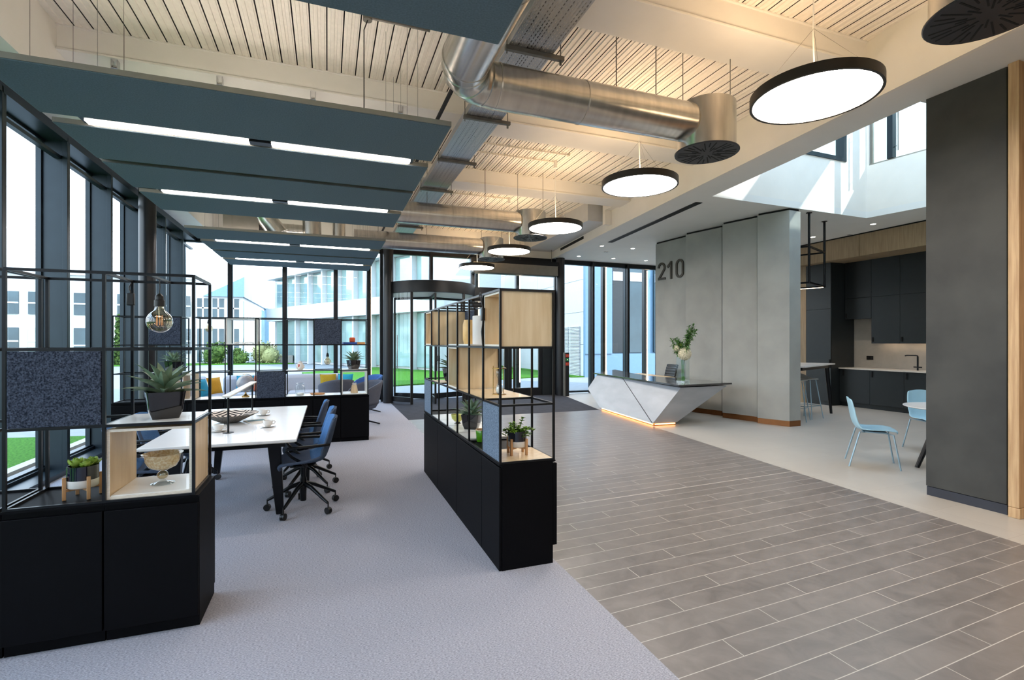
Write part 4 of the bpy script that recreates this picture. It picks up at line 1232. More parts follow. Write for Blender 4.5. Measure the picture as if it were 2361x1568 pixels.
# ================================================================ DECORATION
def leaf(mb, base, az, el, L, wd, curl, n=7, mi=0, thick=.25):
    """thick channelled leaf"""
    pts = []
    p = Vector(base); e = el
    for i in range(n + 1):
        pts.append((p.copy(), e))
        e2 = e - curl * (i / n)
        p = p + Vector((math.cos(az) * math.cos(e2), math.sin(az) * math.cos(e2), math.sin(e2))) * (L / n)
        e = e - curl / n
    side = Vector((-math.sin(az), math.cos(az), 0))
    vs = []; fs = []
    for i, (q, ee) in enumerate(pts):
        t = i / n
        w_ = wd * (0.55 + 1.1 * t if t < .35 else (1 - t) ** .75 * 1.30) * .5
        up = Vector((-math.cos(az) * math.sin(ee), -math.sin(az) * math.sin(ee), math.cos(ee)))
        vs += [q - side * w_ + up * w_ * .45, q - up * w_ * thick, q + side * w_ + up * w_ * .45, q + up * w_ * .05]
    for i in range(n):
        for k in range(4):
            fs.append((i * 4 + k, i * 4 + (k + 1) % 4, (i + 1) * 4 + (k + 1) % 4, (i + 1) * 4 + k))
    mb.add(vs, fs, mi)

def agave(loc, label, s=1.0, rz=0.0):
    t = thing('potted_agave', label, 'potted plant', loc, rz, 'agave plants in square black pots')
    w0, w1, h = .060, .088, .145
    def sq(r, z, k=6):
        P = []
        for i in range(4):
            for j in range(k):
                a = PI / 2 * i + PI / 4 + (j / (k - 1) - .5) * R(88)
                cx, cy = r * .86 * (1 if i in (0, 3) else -1), r * .86 * (1 if i in (0, 1) else -1)
                P.append((cx + r * .14 * math.cos(a), cy + r * .14 * math.sin(a), z))
        return P
    rings = [sq(w0, 0), sq(w0 + .015, h * .3), sq(w1 - .006, h * .7), sq(w1, h), sq(w1 - .009, h), sq(w1 - .012, h - .02)]
    n = len(rings[0]); vs = [v for r_ in rings for v in r_]; fs = [tuple(range(n))[::-1]]
    for j in range(len(rings) - 1):
        for i in range(n): fs.append((j * n + i, j * n + (i + 1) % n, (j + 1) * n + (i + 1) % n, (j + 1) * n + i))
    build(MB().add(vs, fs), 'pot', 'glossy_black', t, smooth=50)
    build(MB().prism([(v[0], v[1]) for v in sq(w1 - .012, 0)], h - .03, h - .012), 'pebbles', 'pebbles', t)
    mb = MB()
    rnd = random.Random(3)
    for i in range(24):
        tier = i / 24
        az = i * 2.399 + rnd.uniform(-.2, .2)
        el = R(12 + 66 * tier) + rnd.uniform(-.1, .1)
        L = .20 - .035 * tier + rnd.uniform(-.02, .015)
        leaf(mb, (.012 * math.cos(az), .012 * math.sin(az), h - .012 + .03 * tier), az, el, L, .046 + .012 * tier, .25, mi=0)
    build(mb, 'leaves', 'aloe', t, smooth=60)
    t.scale = (s,) * 3
    return t
ag = agave((-.83, 3.20, LV[1] + .008), 'large agave in a glossy black square pot on the foreground shelf', 1.0, .35)
for loc, l, s, rz in (((-2.0, 8.13, LV[1] + .008), 'agave in a black pot near the window end of the sofa shelving', .98, 1.2),
                      ((.38, 8.13, LV[1] + .008), 'agave in a black pot at the right end of the sofa shelving', .94, 2.0),
                      ((1.255, 5.22, LV[1] + .008), 'agave in a black pot in the middle row, far end of the divider', .95, .8),
                      ((1.24, 4.42, LV[0] + .012), 'agave in a black pot beside the yellow bowl in the divider', .92, 2.6)):
    dup(ag, loc, rz, l, scale=s)

# succulent and planter on wooden stands
def stand_planter(loc, label, kind):
    t = thing('planter_on_stand', label, 'potted plant', loc, .35)
    build(MB().lathe([(1e-6, .055), (.062, .055), (.066, .06), (.066, .095)], 40), 'pot_base', 'white_ceramic', t, smooth=40)
    build(MB().lathe([(.066, .095), (.066, .165), (.060, .165), (.060, .15), (1e-6, .15)], 40), 'pot', 'glossy_navy', t, smooth=40)
    for k in range(4):
        a = PI / 2 * k + .3
        x, y = .076 * math.cos(a), .076 * math.sin(a)
        build(MB().box(x - .008, x + .008, y - .008, y + .008, 0, .115), 'leg', 'stand_wood', t, bevel=.002)
    build(MB().bar((.07 * math.cos(.3), .07 * math.sin(.3), .048), (-.07 * math.cos(.3), -.07 * math.sin(.3), .048), .014, .012).bar((-.07 * math.sin(.3), .07 * math.cos(.3), .048), (.07 * math.sin(.3), -.07 * math.cos(.3), .048), .014, .012), 'cross_brace', 'stand_wood', t)
    rnd = random.Random(5 if kind == 'succulent' else 9)
    mb = MB()
    if kind == 'succulent':
        for cx, cy, r_ in ((-.025, .0, .05), (.035, .015, .045), (.01, -.03, .035)):
            for i in range(16):
                tier = i / 16; az = i * 2.399
                leaf(mb, (cx, cy, .155), az, R(12 + 66 * tier), r_ * (1.35 - .4 * tier), .058, -.55, n=5, thick=.12)
        build(mb, 'rosettes', 'leaf_lime', t, smooth=60)
    else:
        st = MB()
        for i in range(16):
            az = i * 2.399; r0 = rnd.uniform(.0, .045); L = rnd.uniform(.05, .125); el = R(rnd.uniform(10, 70))
            p0 = Vector((r0 * math.cos(az), r0 * math.sin(az), .155))
            pts = []
            for k in range(6):
                f = k / 5
                pts.append(p0 + Vector((math.cos(az) * math.cos(el) * L * f, math.sin(az) * math.cos(el) * L * f, math.sin(el) * L * f - .05 * f * f * (1 if el < .8 else 0))))
            st.tube(pts, .0016, 5)
            for q in pts[1:]:
                for k in range(4):
                    leaf(mb, q, rnd.uniform(0, 2 * PI), rnd.uniform(-.2, .9), .026, .020, .3, n=3, thick=.08)
        build(mb, 'leaves', 'leaf_green', t, smooth=60)
        build(st, 'stems', 'stem_green', t)
    return t
stand_planter((-1.19, 3.20, LV[0]), 'lime green succulent in a navy and white pot on a wooden stand', 'succulent')
stand_planter((1.26, 3.30, LV[0] + .012), 'leafy green plant in a navy and white pot on a wooden stand', 'leafy')

# hanging filament bulbs
def bulb(loc, label, r=.062, drop=.2, s=1):
    t = thing('hanging_bulb', label, 'light bulb', loc, 0, 'clear globe bulbs hung in the shelving')   # origin: centre of the globe
    prof = [(max(1e-6, r * math.sin(R(a))), -r * math.cos(R(a))) for a in range(0, 150, 10)] + [(r * .42, r * .96), (r * .36, r * 1.12), (r * .33, r * 1.3), (r * .31, r * 1.45)]
    build(MB().lathe(prof, 32), 'globe', 'bulb_glass', t, smooth=70)
    build(MB().lathe([(r * .33, r * 1.30), (r * .40, r * 1.33), (r * .40, r * 1.85), (r * .33, r * 1.9), (r * .33, r * 2.2), (r * .12, r * 2.45), (1e-6, r * 2.45)], 20), 'socket', 'black_plastic', t)
    mb = MB().tube([(0, 0, r * 1.35), (0, 0, r * .3)], r * .06, 6)
    fb = MB()
    for k in range(5):
        a = 2 * PI * k / 5; x, y = r * .22 * math.cos(a), r * .22 * math.sin(a)
        fb.tube([(x, y, r * .55), (x * 1.15, y * 1.15, -r * .35)], r * .025, 4)
    build(mb, 'stem', 'chrome', t); build(fb, 'filament', 'filament', t)
    build(MB().tube([(0, 0, r * 2.4), (.002, 0, r * 2.4 + (drop - r * 2.4) * .5), (0, 0, drop)], .003, 6), 'cord', 'black_plastic', t)
    return t
bulb((-.86, 3.22, 1.615), 'large clear globe bulb hanging above the big agave', .062, LV[3] - 1.615 - .005)
# rail that carries the bulb plus the plug on its cord
o = thing('cord_plug', 'black plug transformer hanging on a cord behind the foreground shelf frame', 'plug', (-1.045, 3.40, 1.76))
build(MB().prism([(-.018, -.014), (.018, -.014), (.018, .014), (-.018, .014)], -.05, .02), 'housing', 'black_plastic', o, bevel=.005)
build(MB().tube([(0, 0, .02), (-.01, .0, .05), (.0, .01, .085)], .0035, 6), 'cord', 'black_plastic', o)
bulb((-1.58, 8.14, 1.70), 'small clear globe bulb hanging at the left of the sofa shelving', .052, LV[3] - 1.70)
bulb((.0, 8.14, 1.215), 'small clear globe bulb hanging below the dark felt panel', .052, LV[2] - 1.215)
build(MB().box(-.86 - .006, -.86 + .006, AY0, AY1, LV[3] - .006, LV[3] + .006), 'cross_rail', 'black_metal', [o_ for o_ in bpy.data.objects if o_.name == 'wire_shelf_frame'][0], loc=(1.43, -AY0, -LV[0]))
for nm, p in (('power_cable', (1.058, 3.47, 1.70)),):
    o = thing('power_cable', 'black cable with inline transformer hanging at the near end of the divider', 'cable', p)
    build(MB().box(-.012, .012, -.02, .02, -.04, .05), 'transformer', 'black_plastic', o, bevel=.004)
    build(MB().tube([(0, -.0, .05), (-.004, .03, .12), (.0, .06, .17), (.0, .10, .14)], .004, 6).tube([(0, 0, -.04), (-.004, .02, -.12), (-.004, -.012, -.26), (-.002, .0, -.45), (-.004, .004, -.7), (.0, .0, -.98)], .004, 6), 'cord', 'black_plastic', o)
o = thing('cord_plug', 'small black plug hanging above the far agave of the divider', 'plug', (1.11, 5.25, 1.33))
build(MB().box(-.012, .012, -.012, .012, -.03, .03), 'housing', 'black_plastic', o, bevel=.003)
build(MB().tube([(0, 0, .03), (.0, .02, .08), (.0, .0, .135)], .003, 6), 'cord', 'black_plastic', o)

# footed glass bowl
o = thing('footed_glass_bowl', 'amber seeded glass bowl on a bulbous foot inside the birch box', 'bowl', (-.845, 3.22, LV[0] + .030))
build(MB().lathe([(1e-6, .002), (.055, .0), (.056, .004), (.02, .014), (.012, .022)], 40), 'foot', 'jar_glass', o, smooth=60)
build(MB().ball((0, 0, .048), .027, .027, .024, 24, 14), 'stem_bulb', 'bowl_glass', o, smooth=80)
build(MB().lathe([(1e-6, .075), (.03, .077), (.065, .095), (.080, .125), (.084, .155), (.094, .163), (.097, .166), (.090, .163), (.080, .152), (.075, .125), (.06, .10), (.028, .083), (1e-6, .081)], 48), 'bowl', 'amber_glass_solid', o, smooth=60)

# things on shelf B
o = thing('desk_globe', 'pale grey world globe on a brass foot, on the sofa shelving', 'globe', (-1.11, 8.10, LV[0] + .012), .4)
build(MB().ball((0, 0, .20), .118, n=32, m=20), 'sphere', 'globe_map', o, smooth=80)
arcp = [(.13 * math.sin(R(a)) * .92, 0, .20 + .13 * math.cos(R(a))) for a in range(-20, 175, 12)]
build(MB().tube(arcp, .004, 6), 'meridian_arm', 'brass', o)
build(MB().lathe([(.05, .0), (.052, .02), (.03, .03), (.012, .05), (.01, .072), (1e-6, .075)], 24), 'foot', 'brass', o)
o = thing('glass_jar', 'clear round glass jar with a narrow neck beside the felt panel', 'jar', (-.385, 8.12, LV[0] + .012))
build(MB().lathe([(1e-6, .004), (.058, .004), (.066, .012), (.068, .12), (.060, .138), (.046, .150), (.044, .168), (.056, .176), (.056, .180), (.040, .176)], 40), 'body', 'jar_glass', o, smooth=50)
build(MB().lathe([(1e-6, .006), (.055, .008), (.05, .03), (1e-6, .035)], 24), 'sand', 'white_ceramic', o)
o = thing('penguin_figure', 'small white ceramic penguin with red beak on the sofa shelving', 'figurine', (-.385, 8.12, LV[1] + .008))
build(MB().lathe([(1e-6, 0), (.035, .002), (.05, .03), (.052, .06), (.04, .09), (.026, .118), (1e-6, .132)], 28), 'body', 'white_ceramic', o, smooth=60)
build(MB().ball((-.044, -.016, .055), .012, .02, .035).ball((.052, -.006, .052), .010, .018, .028), 'wing', 'white_ceramic', o, smooth=60)
build(MB().ball((-.014, -.040, .062), .012, .014, .028), 'beak', 'sign_red', o, smooth=60)
o = thing('wooden_lantern', 'tapered pale wood lantern with a wire handle in the white edged box', 'lantern', (.39, 8.10, LV[0] + .024))
build(MB().lathe([(1e-6, 0), (.055, 0), (.056, .01), (.038, .115), (.030, .125), (1e-6, .126)], 32), 'body', 'birch', o)
build(MB().lathe([(.031, .125), (.033, .15), (1e-6, .152)], 24), 'lid', 'linen_white', o)
build(MB().tube([(.03 * math.cos(R(a)), 0, .145 + .022 * math.sin(R(a))) for a in range(0, 181, 20)], .002, 6), 'handle', 'chrome', o)
bz = LV[2] + .008
o = thing('book', 'blue book lying under the orange jar', 'book', (.32, 8.10, LV[2] + .007), .1)
build(MB().box(-.10, .10, -.08, .09, .0, .032), 'cover', 'book_blue', o, bevel=.002); build(MB().box(-.095, .103, -.075, .085, .005, .027), 'pages', 'paper', o)
o = thing('book', 'tan book lying beside the blue one, right of the orange jar', 'book', (.49, 8.12, LV[2] + .007), -.05)
build(MB().box(-.06, .06, -.07, .10, .0, .034), 'cover', 'book_tan', o, bevel=.002); build(MB().box(-.055, .063, -.065, .095, .005, .029), 'pages', 'paper', o)
o = thing('ribbed_jar', 'small orange ribbed jar on the blue book', 'jar', (.36, 8.12, LV[2] + .039))
build(MB().lathe([(1e-6, 0), (.036, .0), (.043, .012), (.044, .06), (.036, .074), (.030, .076)] , 28), 'body', 'terracotta', o)
for k in range(4): build(MB().lathe([(.0445, .012 + k * .015), (.047, .017 + k * .015), (.0445, .022 + k * .015)], 28), 'rib', 'terracotta', o)
o = thing('book', 'white open book lying in the white edged box above the globe', 'book', (-1.13, 8.12, LV[2] + .020), .05)
build(MB().grid(lambda u, v: (-.12 + .24 * u, -.08 + .16 * v, .012 + .012 * abs(math.sin(2 * PI * u))), 16, 2), 'pages', 'paper', o, solid=.012)
o = thing('cylinder_vase', 'tall white cylinder vase at the window end of the sofa shelving', 'vase', (-1.98, 8.12, LV[0] + .012))
build(MB().lathe([(1e-6, 0), (.075, 0), (.077, .005), (.077, .26), (.070, .26), (.070, .2), (1e-6, .2)], 40), 'body', 'linen_white', o)
o = thing('serving_tray', 'small brown oval tray right of the glass jar on the sofa shelving', 'tray', (-.14, 8.15, LV[0] + .012))
build(MB().lathe([(1e-6, .0), (.08, .0), (.10, .018), (.095, .018), (.075, .006), (1e-6, .006)], 32, sx=1.15), 'dish', 'book_tan', o)

# things in the divider
o = thing('cylinder_vase', 'grey white cylinder vase on top row of the divider beside the cable', 'vase', (1.24, 4.06, LV[2] + .020))
build(MB().lathe([(1e-6, 0), (.088, 0), (.09, .005), (.09, .235), (.084, .24), (.08, .22), (1e-6, .22)], 40), 'body', 'linen_white', o)
o = thing('gold_vase', 'amber patterned vase between grey cylinder and far birch box', 'vase', (1.32, 4.80, LV[2] + .008))
build(MB().lathe([(1e-6, 0), (.05, 0), (.062, .06), (.062, .2), (.05, .25), (.044, .25), (1e-6, .1)], 32), 'body', 'amber_stone', o, smooth=50)
hb = [('teal book standing in the middle birch box', .205, 'book_teal'), ('slim blue book beside the teal one in the middle birch box', .19, 'book_blue')]
for i, (l, h_, m_) in enumerate(hb):
    o = thing('book', l, 'book', (1.17 + .04 * i, 4.52 + .0 * i, LV[1] + .020))
    build(MB().box(-.016, .016, -.08, .08, 0, h_), 'cover', m_, o, bevel=.002)
    build(MB().box(-.011, .011, -.083, .075, .004, h_ - .004), 'pages', 'paper', o)
o = thing('hourglass', 'brass framed hourglass with twisted glass on the birch board', 'hourglass', (1.27, 3.72, LV[1] + .008))
build(MB().lathe([(1e-6, 0), (.055, 0), (.055, .006), (1e-6, .006)], 32).lathe([(1e-6, .204), (.055, .204), (.055, .21), (1e-6, .21)], 32), 'end_plate', 'brass', o)
for k in range(3):
    a = 2 * PI * k / 3 + .5
    build(MB().cyl((.05 * math.cos(a), .05 * math.sin(a), 0), (.05 * math.cos(a), .05 * math.sin(a), .225), .003, n=8), 'rod', 'brass', o)
build(MB().lathe([(1e-6, .007), (.020, .009), (.030, .035), (.026, .06), (.010, .092), (.005, .105), (.010, .118), (.026, .15), (.030, .175), (.020, .2), (1e-6, .203)], 32), 'glass', 'jar_glass', o, smooth=70)
build(MB().lathe([(1e-6, .009), (.019, .011), (.028, .035), (.022, .058), (1e-6, .066)], 24), 'sand', 'white_ceramic', o)
o = thing('green_pot', 'small bright green pot with a pink rim in the divider', 'pot', (1.17, 3.87, LV[0]))
build(MB().lathe([(1e-6, 0), (.040, 0), (.044, .004), (.048, .09), (.046, .095)], 32), 'body', 'green_glaze', o, smooth=50)
build(MB().lathe([(.046, .093), (.049, .093), (.048, .10), (.043, .10), (.040, .08), (1e-6, .08)], 32), 'rim', 'oak', o)
o = thing('footed_bowl', 'small yellow marbled bowl on a dark foot in the divider', 'bowl', (1.19, 4.74, LV[0] + .012))
build(MB().lathe([(1e-6, 0), (.035, 0), (.02, .015), (1e-6, .016)], 24), 'foot', 'glossy_black', o)
build(MB().lathe([(1e-6, .015), (.03, .02), (.058, .05), (.066, .09), (.062, .09), (.052, .052), (1e-6, .028)], 36), 'bowl', 'yellow_glaze', o, smooth=60)

# ================================================================ MEETING TABLE
TZ = .70
tb = thing('meeting_table', 'long white meeting table on black splayed legs', 'table', (-.79, 5.675, 0))
build(MB().prism([(-.56, -1.185), (.55, -1.185), (.55, 1.185), (-.56, 1.185)], TZ - .022, TZ), 'tabletop', 'table_white', tb, bevel=.004)
build(MB().box(-.545, .535, -1.17, 1.17, TZ - .028, TZ - .022), 'edge_bevel', 'birch_edge', tb)
build(MB().box(-.46, .45, -1.0, -.93, TZ - .09, TZ - .028).box(-.46, .45, .93, 1.0, TZ - .09, TZ - .028).box(-.40, -.34, -.95, .95, TZ - .09, TZ - .028).box(.34, .40, -.95, .95, TZ - .09, TZ - .028), 'under_frame', 'black_metal', tb)
for sx in (-1, 1):
    for sy in (-1, 1):
        top = (sx * .36, sy * .96, TZ - .03); bot = (sx * .40, sy * .86, 0)
        vs = []
        for (c, w_) in ((bot, .032), (top, .052)):
            vs += [(c[0] - w_, c[1] - w_ * .8, c[2]), (c[0] + w_, c[1] - w_ * .8, c[2]), (c[0] + w_, c[1] + w_ * .8, c[2]), (c[0] - w_, c[1] + w_ * .8, c[2])]
        build(MB().add(vs, [(3, 2, 1, 0), (4, 5, 6, 7), (0, 1, 5, 4), (1, 2, 6, 5), (2, 3, 7, 6), (3, 0, 4, 7)]), 'leg', 'black_metal', tb, bevel=.006)
# table lamp bridging the table
o = thing('table_lamp', 'long white linear table lamp on two thin black posts', 'table lamp', (-.825, 5.77, TZ))
for y in (-.75, .75):
    p_ = build(MB().cyl((0, y, 0), (0, y, .325), .0085, n=12), 'post', 'black_metal', o)
    build(MB().cyl((0, y, 0), (0, y, .004), .045, n=28), 'base_plate', 'black_metal', p_)
build(MB().box(-.035, .035, -.86, .86, .325, .338), 'light_bar', 'white_board', o, bevel=.004)
build(MB().box(-.028, .028, -.85, .85, .3215, .325), 'diffuser', 'led_warm' if False else 'white_ceramic', o)
# cups
def cup(loc, label, rz=0):
    t = thing('coffee_cup', label, 'cup', loc, rz, 'white cups and saucers on the meeting table')
    build(MB().lathe([(1e-6, .009), (.024, .009), (.036, .022), (.043, .045), (.044, .062), (.041, .062), (.039, .045), (.03, .022), (1e-6, .016)], 36), 'cup', 'white_ceramic', t, smooth=50)
    build(MB().lathe([(1e-6, 0), (.035, 0), (.068, .010), (.072, .013), (.066, .012), (.034, .005), (.025, .008), (1e-6, .008)], 36), 'saucer', 'white_ceramic', t, smooth=50)
    build(MB().tube([(.040, 0, .052), (.056, 0, .056), (.064, 0, .042), (.056, 0, .027), (.036, 0, .026)], .004, 8), 'handle', 'white_ceramic', t, smooth=60)
    return t
c0 = cup((-.66, 6.08, TZ), 'white cup and saucer farthest to the right on the meeting table')
for loc, l, rz in (((-.53, 5.24, TZ), 'white cup and saucer nearest the blue chairs on the right', .3), ((-.92, 5.12, TZ), 'white cup and saucer in front of the near lamp post', 0.1),
                   ((-1.05, 6.22, TZ), 'white cup half hidden behind the black and white bowl', 1.0)):
    dup(c0, loc, rz, l)
o = thing('woven_bowl', 'wide black and white woven bowl with a diamond pattern', 'bowl', (-.92, 5.68, TZ), .2)
build(MB().lathe([(1e-6, .0), (.07, .0), (.10, .01), (.19, .055), (.255, .085), (.262, .09)], 56), 'outer_shell', 'pebbles', o, smooth=60)
build(MB().lathe([(.262, .09), (.25, .088), (.18, .062), (.09, .030), (1e-6, .022)], 56), 'inner_weave', 'woven_diamond', o, smooth=60)
o = thing('magazine', 'white magazine lying half under the woven bowl', 'magazine', (-.66, 5.62, TZ), .4)
build(MB().box(-.10, .10, -.14, .14, 0, .006), 'cover', 'paper', o); build(MB().box(-.08, .08, .02, .11, .006, .0065), 'cover_picture', 'book_teal', o)

# ================================================================ CHAIRS
def shell_surface(prof, nu=14):
    """prof: list of (y forward, z, half width, side lift, side forward)"""
    def cat(t):
        n = len(prof) - 1; f = t * n; i = min(int(f), n - 1); u = f - i
        P = [prof[max(i - 1, 0)], prof[i], prof[i + 1], prof[min(i + 2, n)]]
        return [0.5 * ((2 * P[1][k]) + (-P[0][k] + P[2][k]) * u + (2 * P[0][k] - 5 * P[1][k] + 4 * P[2][k] - P[3][k]) * u * u + (-P[0][k] + 3 * P[1][k] - 3 * P[2][k] + P[3][k]) * u ** 3) for k in range(5)]
    def fn(u, v):
        y, z, hw, lift, fw = cat(v)
        s = 2 * u - 1
        return (s * hw, y + fw * abs(s) ** 2.2, z + lift * abs(s) ** 2.2)
    return fn
def swivel_chair():
    t = thing('swivel_chair', '', 'chair', (0, 0, 0), 0, 'blue swivel chairs around the meeting table')
    prof = [(.215, .400, .17, .0, -.03), (.215, .425, .19, .0, -.02), (.17, .442, .215, .01, 0), (.05, .435, .225, .03, 0), (-.08, .432, .225, .05, 0), (-.165, .455, .215, .05, .03),
            (-.205, .53, .205, .02, .06), (-.235, .63, .20, 0, .06), (-.262, .74, .19, 0, .05), (-.278, .81, .17, -.01, .04), (-.283, .83, .15, -.02, .035)]
    fn = shell_surface(prof)
    build(MB().grid(fn, 14, 26), 'shell', 'chair_navy', t, solid=.022, smooth=60, off=0)
    # the blue upholstered front of shell
    def fp(u, v):
        a = fn(.04 + .92 * u, .40 + .585 * v); b = fn(.04 + .92 * u, min(1, .41 + .585 * v))
        return (a[0], a[1] + .0145, a[2] + .006)
    build(MB().grid(fp, 14, 18), 'back_pad', 'chair_blue', t, solid=.01, smooth=60, off=0)
    for s_ in (-1, 1):
        pts = [(s_ * .215, -.205, .600), (s_ * .245, -.10, .602), (s_ * .255, .06, .602), (s_ * .25, .13, .598), (s_ * .245, .148, .58), (s_ * .225, .10, .52), (s_ * .16, .0, .435), (s_ * .10, -.02, .405)]
        build(MB().tube(pts, [.011, .013, .013, .012, .012, .013, .015, .016], 10), 'armrest', 'black_metal', t, smooth=60)
    build(MB().lathe([(.05, .385), (.11, .40), (.11, .412), (1e-6, .415)], 24).cyl((0, 0, .27), (0, 0, .39), .022, n=16), 'column', 'chrome' if False else 'black_metal', t)
    build(MB().lathe([(1e-6, .075), (.024, .075), (.026, .08), (.03, .27), (.02, .30), (1e-6, .30)], 20), 'hub', 'black_metal', t)
    for k in range(5):
        a = 2 * PI * k / 5 + .046
        c, s_ = math.cos(a), math.sin(a)
        lg = build(MB().tube([(0, 0, .235), (c * .10, s_ * .10, .205), (c * .27, s_ * .27, .11), (c * .30, s_ * .30, .095)], [.022, .019, .014, .012], 8), 'base_leg', 'black_metal', t, smooth=60)
        cx, cy = c * .305, s_ * .305
        ca = MB().cyl((cx, cy, .10), (cx, cy, .045), .006, n=8)
        for q in (-1, 1):
            ox, oy = -s_ * .0095 * q, c * .0095 * q
            ca.cyl((cx + ox - s_ * -.008 + c * -.0, cy + oy - c * .008, .029), (cx + ox - s_ * .008, cy + oy + c * .008, .029), .029, n=20)
        build(ca, 'castor', 'black_plastic', lg)
    return t
sc = swivel_chair()
pos = [((-.205, 4.88), 95, 'nearest blue swivel chair on the aisle side of the meeting table'), ((-.20, 5.55), 92, 'middle blue swivel chair on the aisle side of the meeting table'),
       ((-.27, 6.22), 88, 'farthest blue swivel chair on the aisle side of the meeting table'), ((-1.42, 4.98), -88, 'blue swivel chair seen through the birch box, nearest on the window side'),
       ((-1.42, 5.66), -92, 'middle blue swivel chair on the window side of the meeting table'), ((-1.42, 6.32), -90, 'farthest blue swivel chair on the window side of the meeting table')]
for i, ((x, y), a, l) in enumerate(pos):
    if i == 0: sc.location = (x, y, 0); sc.rotation_euler.z = R(a); sc['label'] = l
    else: dup(sc, (x, y, 0), R(a), l)

def tub_chair(m):
    t = thing('tub_chair', '', 'armchair', (0, 0, 0), 0, 'swivel tub armchairs in the lounge')
    def fn(u, v):
        a = R(-128 + 256 * u); r0 = .27 + .045 * v
        hgt = .38 + (.42 - .20 * (abs(2 * u - 1)) ** 2.2) * v
        return (r0 * math.sin(a), -r0 * math.cos(a) * (.92 + .08 * v) - .02 * v, hgt)
    build(MB().grid(fn, 28, 8), 'shell', m, t, solid=.035, smooth=70, off=0)
    build(MB().lathe([(1e-6, .26), (.12, .265), (.22, .30), (.262, .37), (.265, .40), (1e-6, .40)], 32), 'tub_base', m, t, smooth=60)
    build(MB().lathe([(1e-6, .395), (.20, .395), (.235, .41), (.235, .43), (.20, .445), (1e-6, .45)], 32), 'seat_cushion', m, t, smooth=60)
    build(MB().cyl((0, 0, .05), (0, 0, .27), .022, n=14), 'column', 'black_metal', t)
    for k in range(4):
        a = PI / 2 * k + .7
        build(MB().tube([(0, 0, .085), (math.cos(a) * .12, math.sin(a) * .12, .055), (math.cos(a) * .31, math.sin(a) * .31, .013)], [.018, .015, .012], 8), 'base_leg', 'black_metal', t)
    return t
tg = tub_chair('tub_grey'); tg.location = (.62, 9.55, 0); tg.rotation_euler.z = R(115); tg['label'] = 'grey tub armchair beside the end of the sofa shelving'
tb2 = tub_chair('tub_blue'); tb2.location = (.78, 11.15, 0); tb2.rotation_euler.z = R(120); tb2['label'] = 'blue tub armchair behind the grey one, near the facade column'
tg3 = dup(tg, (.15, 10.25, 0), R(20), 'grey tub armchair seen from behind through the lantern cell')
o = thing('cushion', 'dark blue cushion in the grey tub armchair', 'cushion', (.30, 10.22, .45), .2)
build(MB().ball((0, 0, .13), .15, .05, .13, 20, 12), 'cover', 'chair_navy', o)

# ================================================================ SOFA
so = thing('corner_sofa', 'long light grey corner sofa along the lounge windows', 'sofa', (-.9, 11.9, 0))
build(MB().box(-1.15, 1.25, -.40, .45, .08, .37).box(-1.75, -1.10, -1.15, .45, .08, .37), 'seat_base', 'sofa_grey', so, bevel=.04)
def rbox(name, x0, x1, y0, y1, z0, z1, m='sofa_grey', par=so, b=.05):
    return build(MB().box(x0, x1, y0, y1, z0, z1), name, m, par, bevel=b)
rbox('seat_cushion', -1.08, .10, -.42, .20, .37, .45); rbox('seat_cushion', .11, 1.24, -.42, .20, .37, .45); rbox('seat_cushion', -1.72, -1.10, -1.16, .10, .37, .45)
rbox('backrest', -1.2, 1.27, .20, .46, .2, .79, b=.08); rbox('backrest', -1.80, -1.52, -1.15, .46, .2, .79, b=.08)
rbox('armrest', 1.10, 1.36, -.42, .40, .1, .62, b=.09)
for x, y in ((-1.68, -1.08), (-1.18, -1.08), (1.2, -.34), (1.2, .38), (-1.7, .38), (0, -.34)):
    build(MB().cyl((x, y, 0), (x, y, .09), .02, n=10), 'leg', 'black_metal', so)
def cushion(x, y, rz, m, label, z=.45, tilt=.25, s=.175):
    o = thing('cushion', label, 'cushion', (x, y, z), rz, 'scatter cushions on the sofa')
    def fn(sg):
        def f(u, v):
            a, b_ = 2 * u - 1, 2 * v - 1
            th = .055 * (1 - abs(a) ** 2.6) ** .7 * (1 - abs(b_) ** 2.6) ** .7 if abs(a) < 1 and abs(b_) < 1 else 0
            px = a * s * (1 - .07 * (1 - b_ * b_) * abs(a)); pz = b_ * s * (1 - .07 * (1 - a * a) * abs(b_))
            return (px, sg * th, pz + s)
        return f
    c_ = build(MB().grid(fn(-1), 12, 12).grid(fn(1), 12, 12), 'cover', m, o, smooth=70)
    c_.rotation_euler = (-tilt, 0, 0)
    return o
for a in ((.02, 11.93, .12, 'cushion_olive', 'olive green cushion on the sofa below the hanging bulb'), (.36, 11.88, -.35, 'cushion_teal', 'bright teal cushion leaning beside the olive one'),
          (-1.12, 11.98, .1, 'cushion_mustard', 'mustard cushion half hidden by the dark felt panel'), (-1.45, 12.0, .0, 'cushion_coral', 'small coral cushion behind the globe'),
          (-1.66, 11.95, -.1, 'cushion_teal', 'teal cushion behind the globe, left of the coral one'), (-2.12, 11.62, 1.0, 'cushion_mustard', 'mustard cushion in the corner of the sofa'),
          (-2.22, 11.15, 1.35, 'cushion_teal', 'dark teal cushion at the near end of the sofa corner')):
    cushion(a[0], a[1], a[2], a[3], a[4])

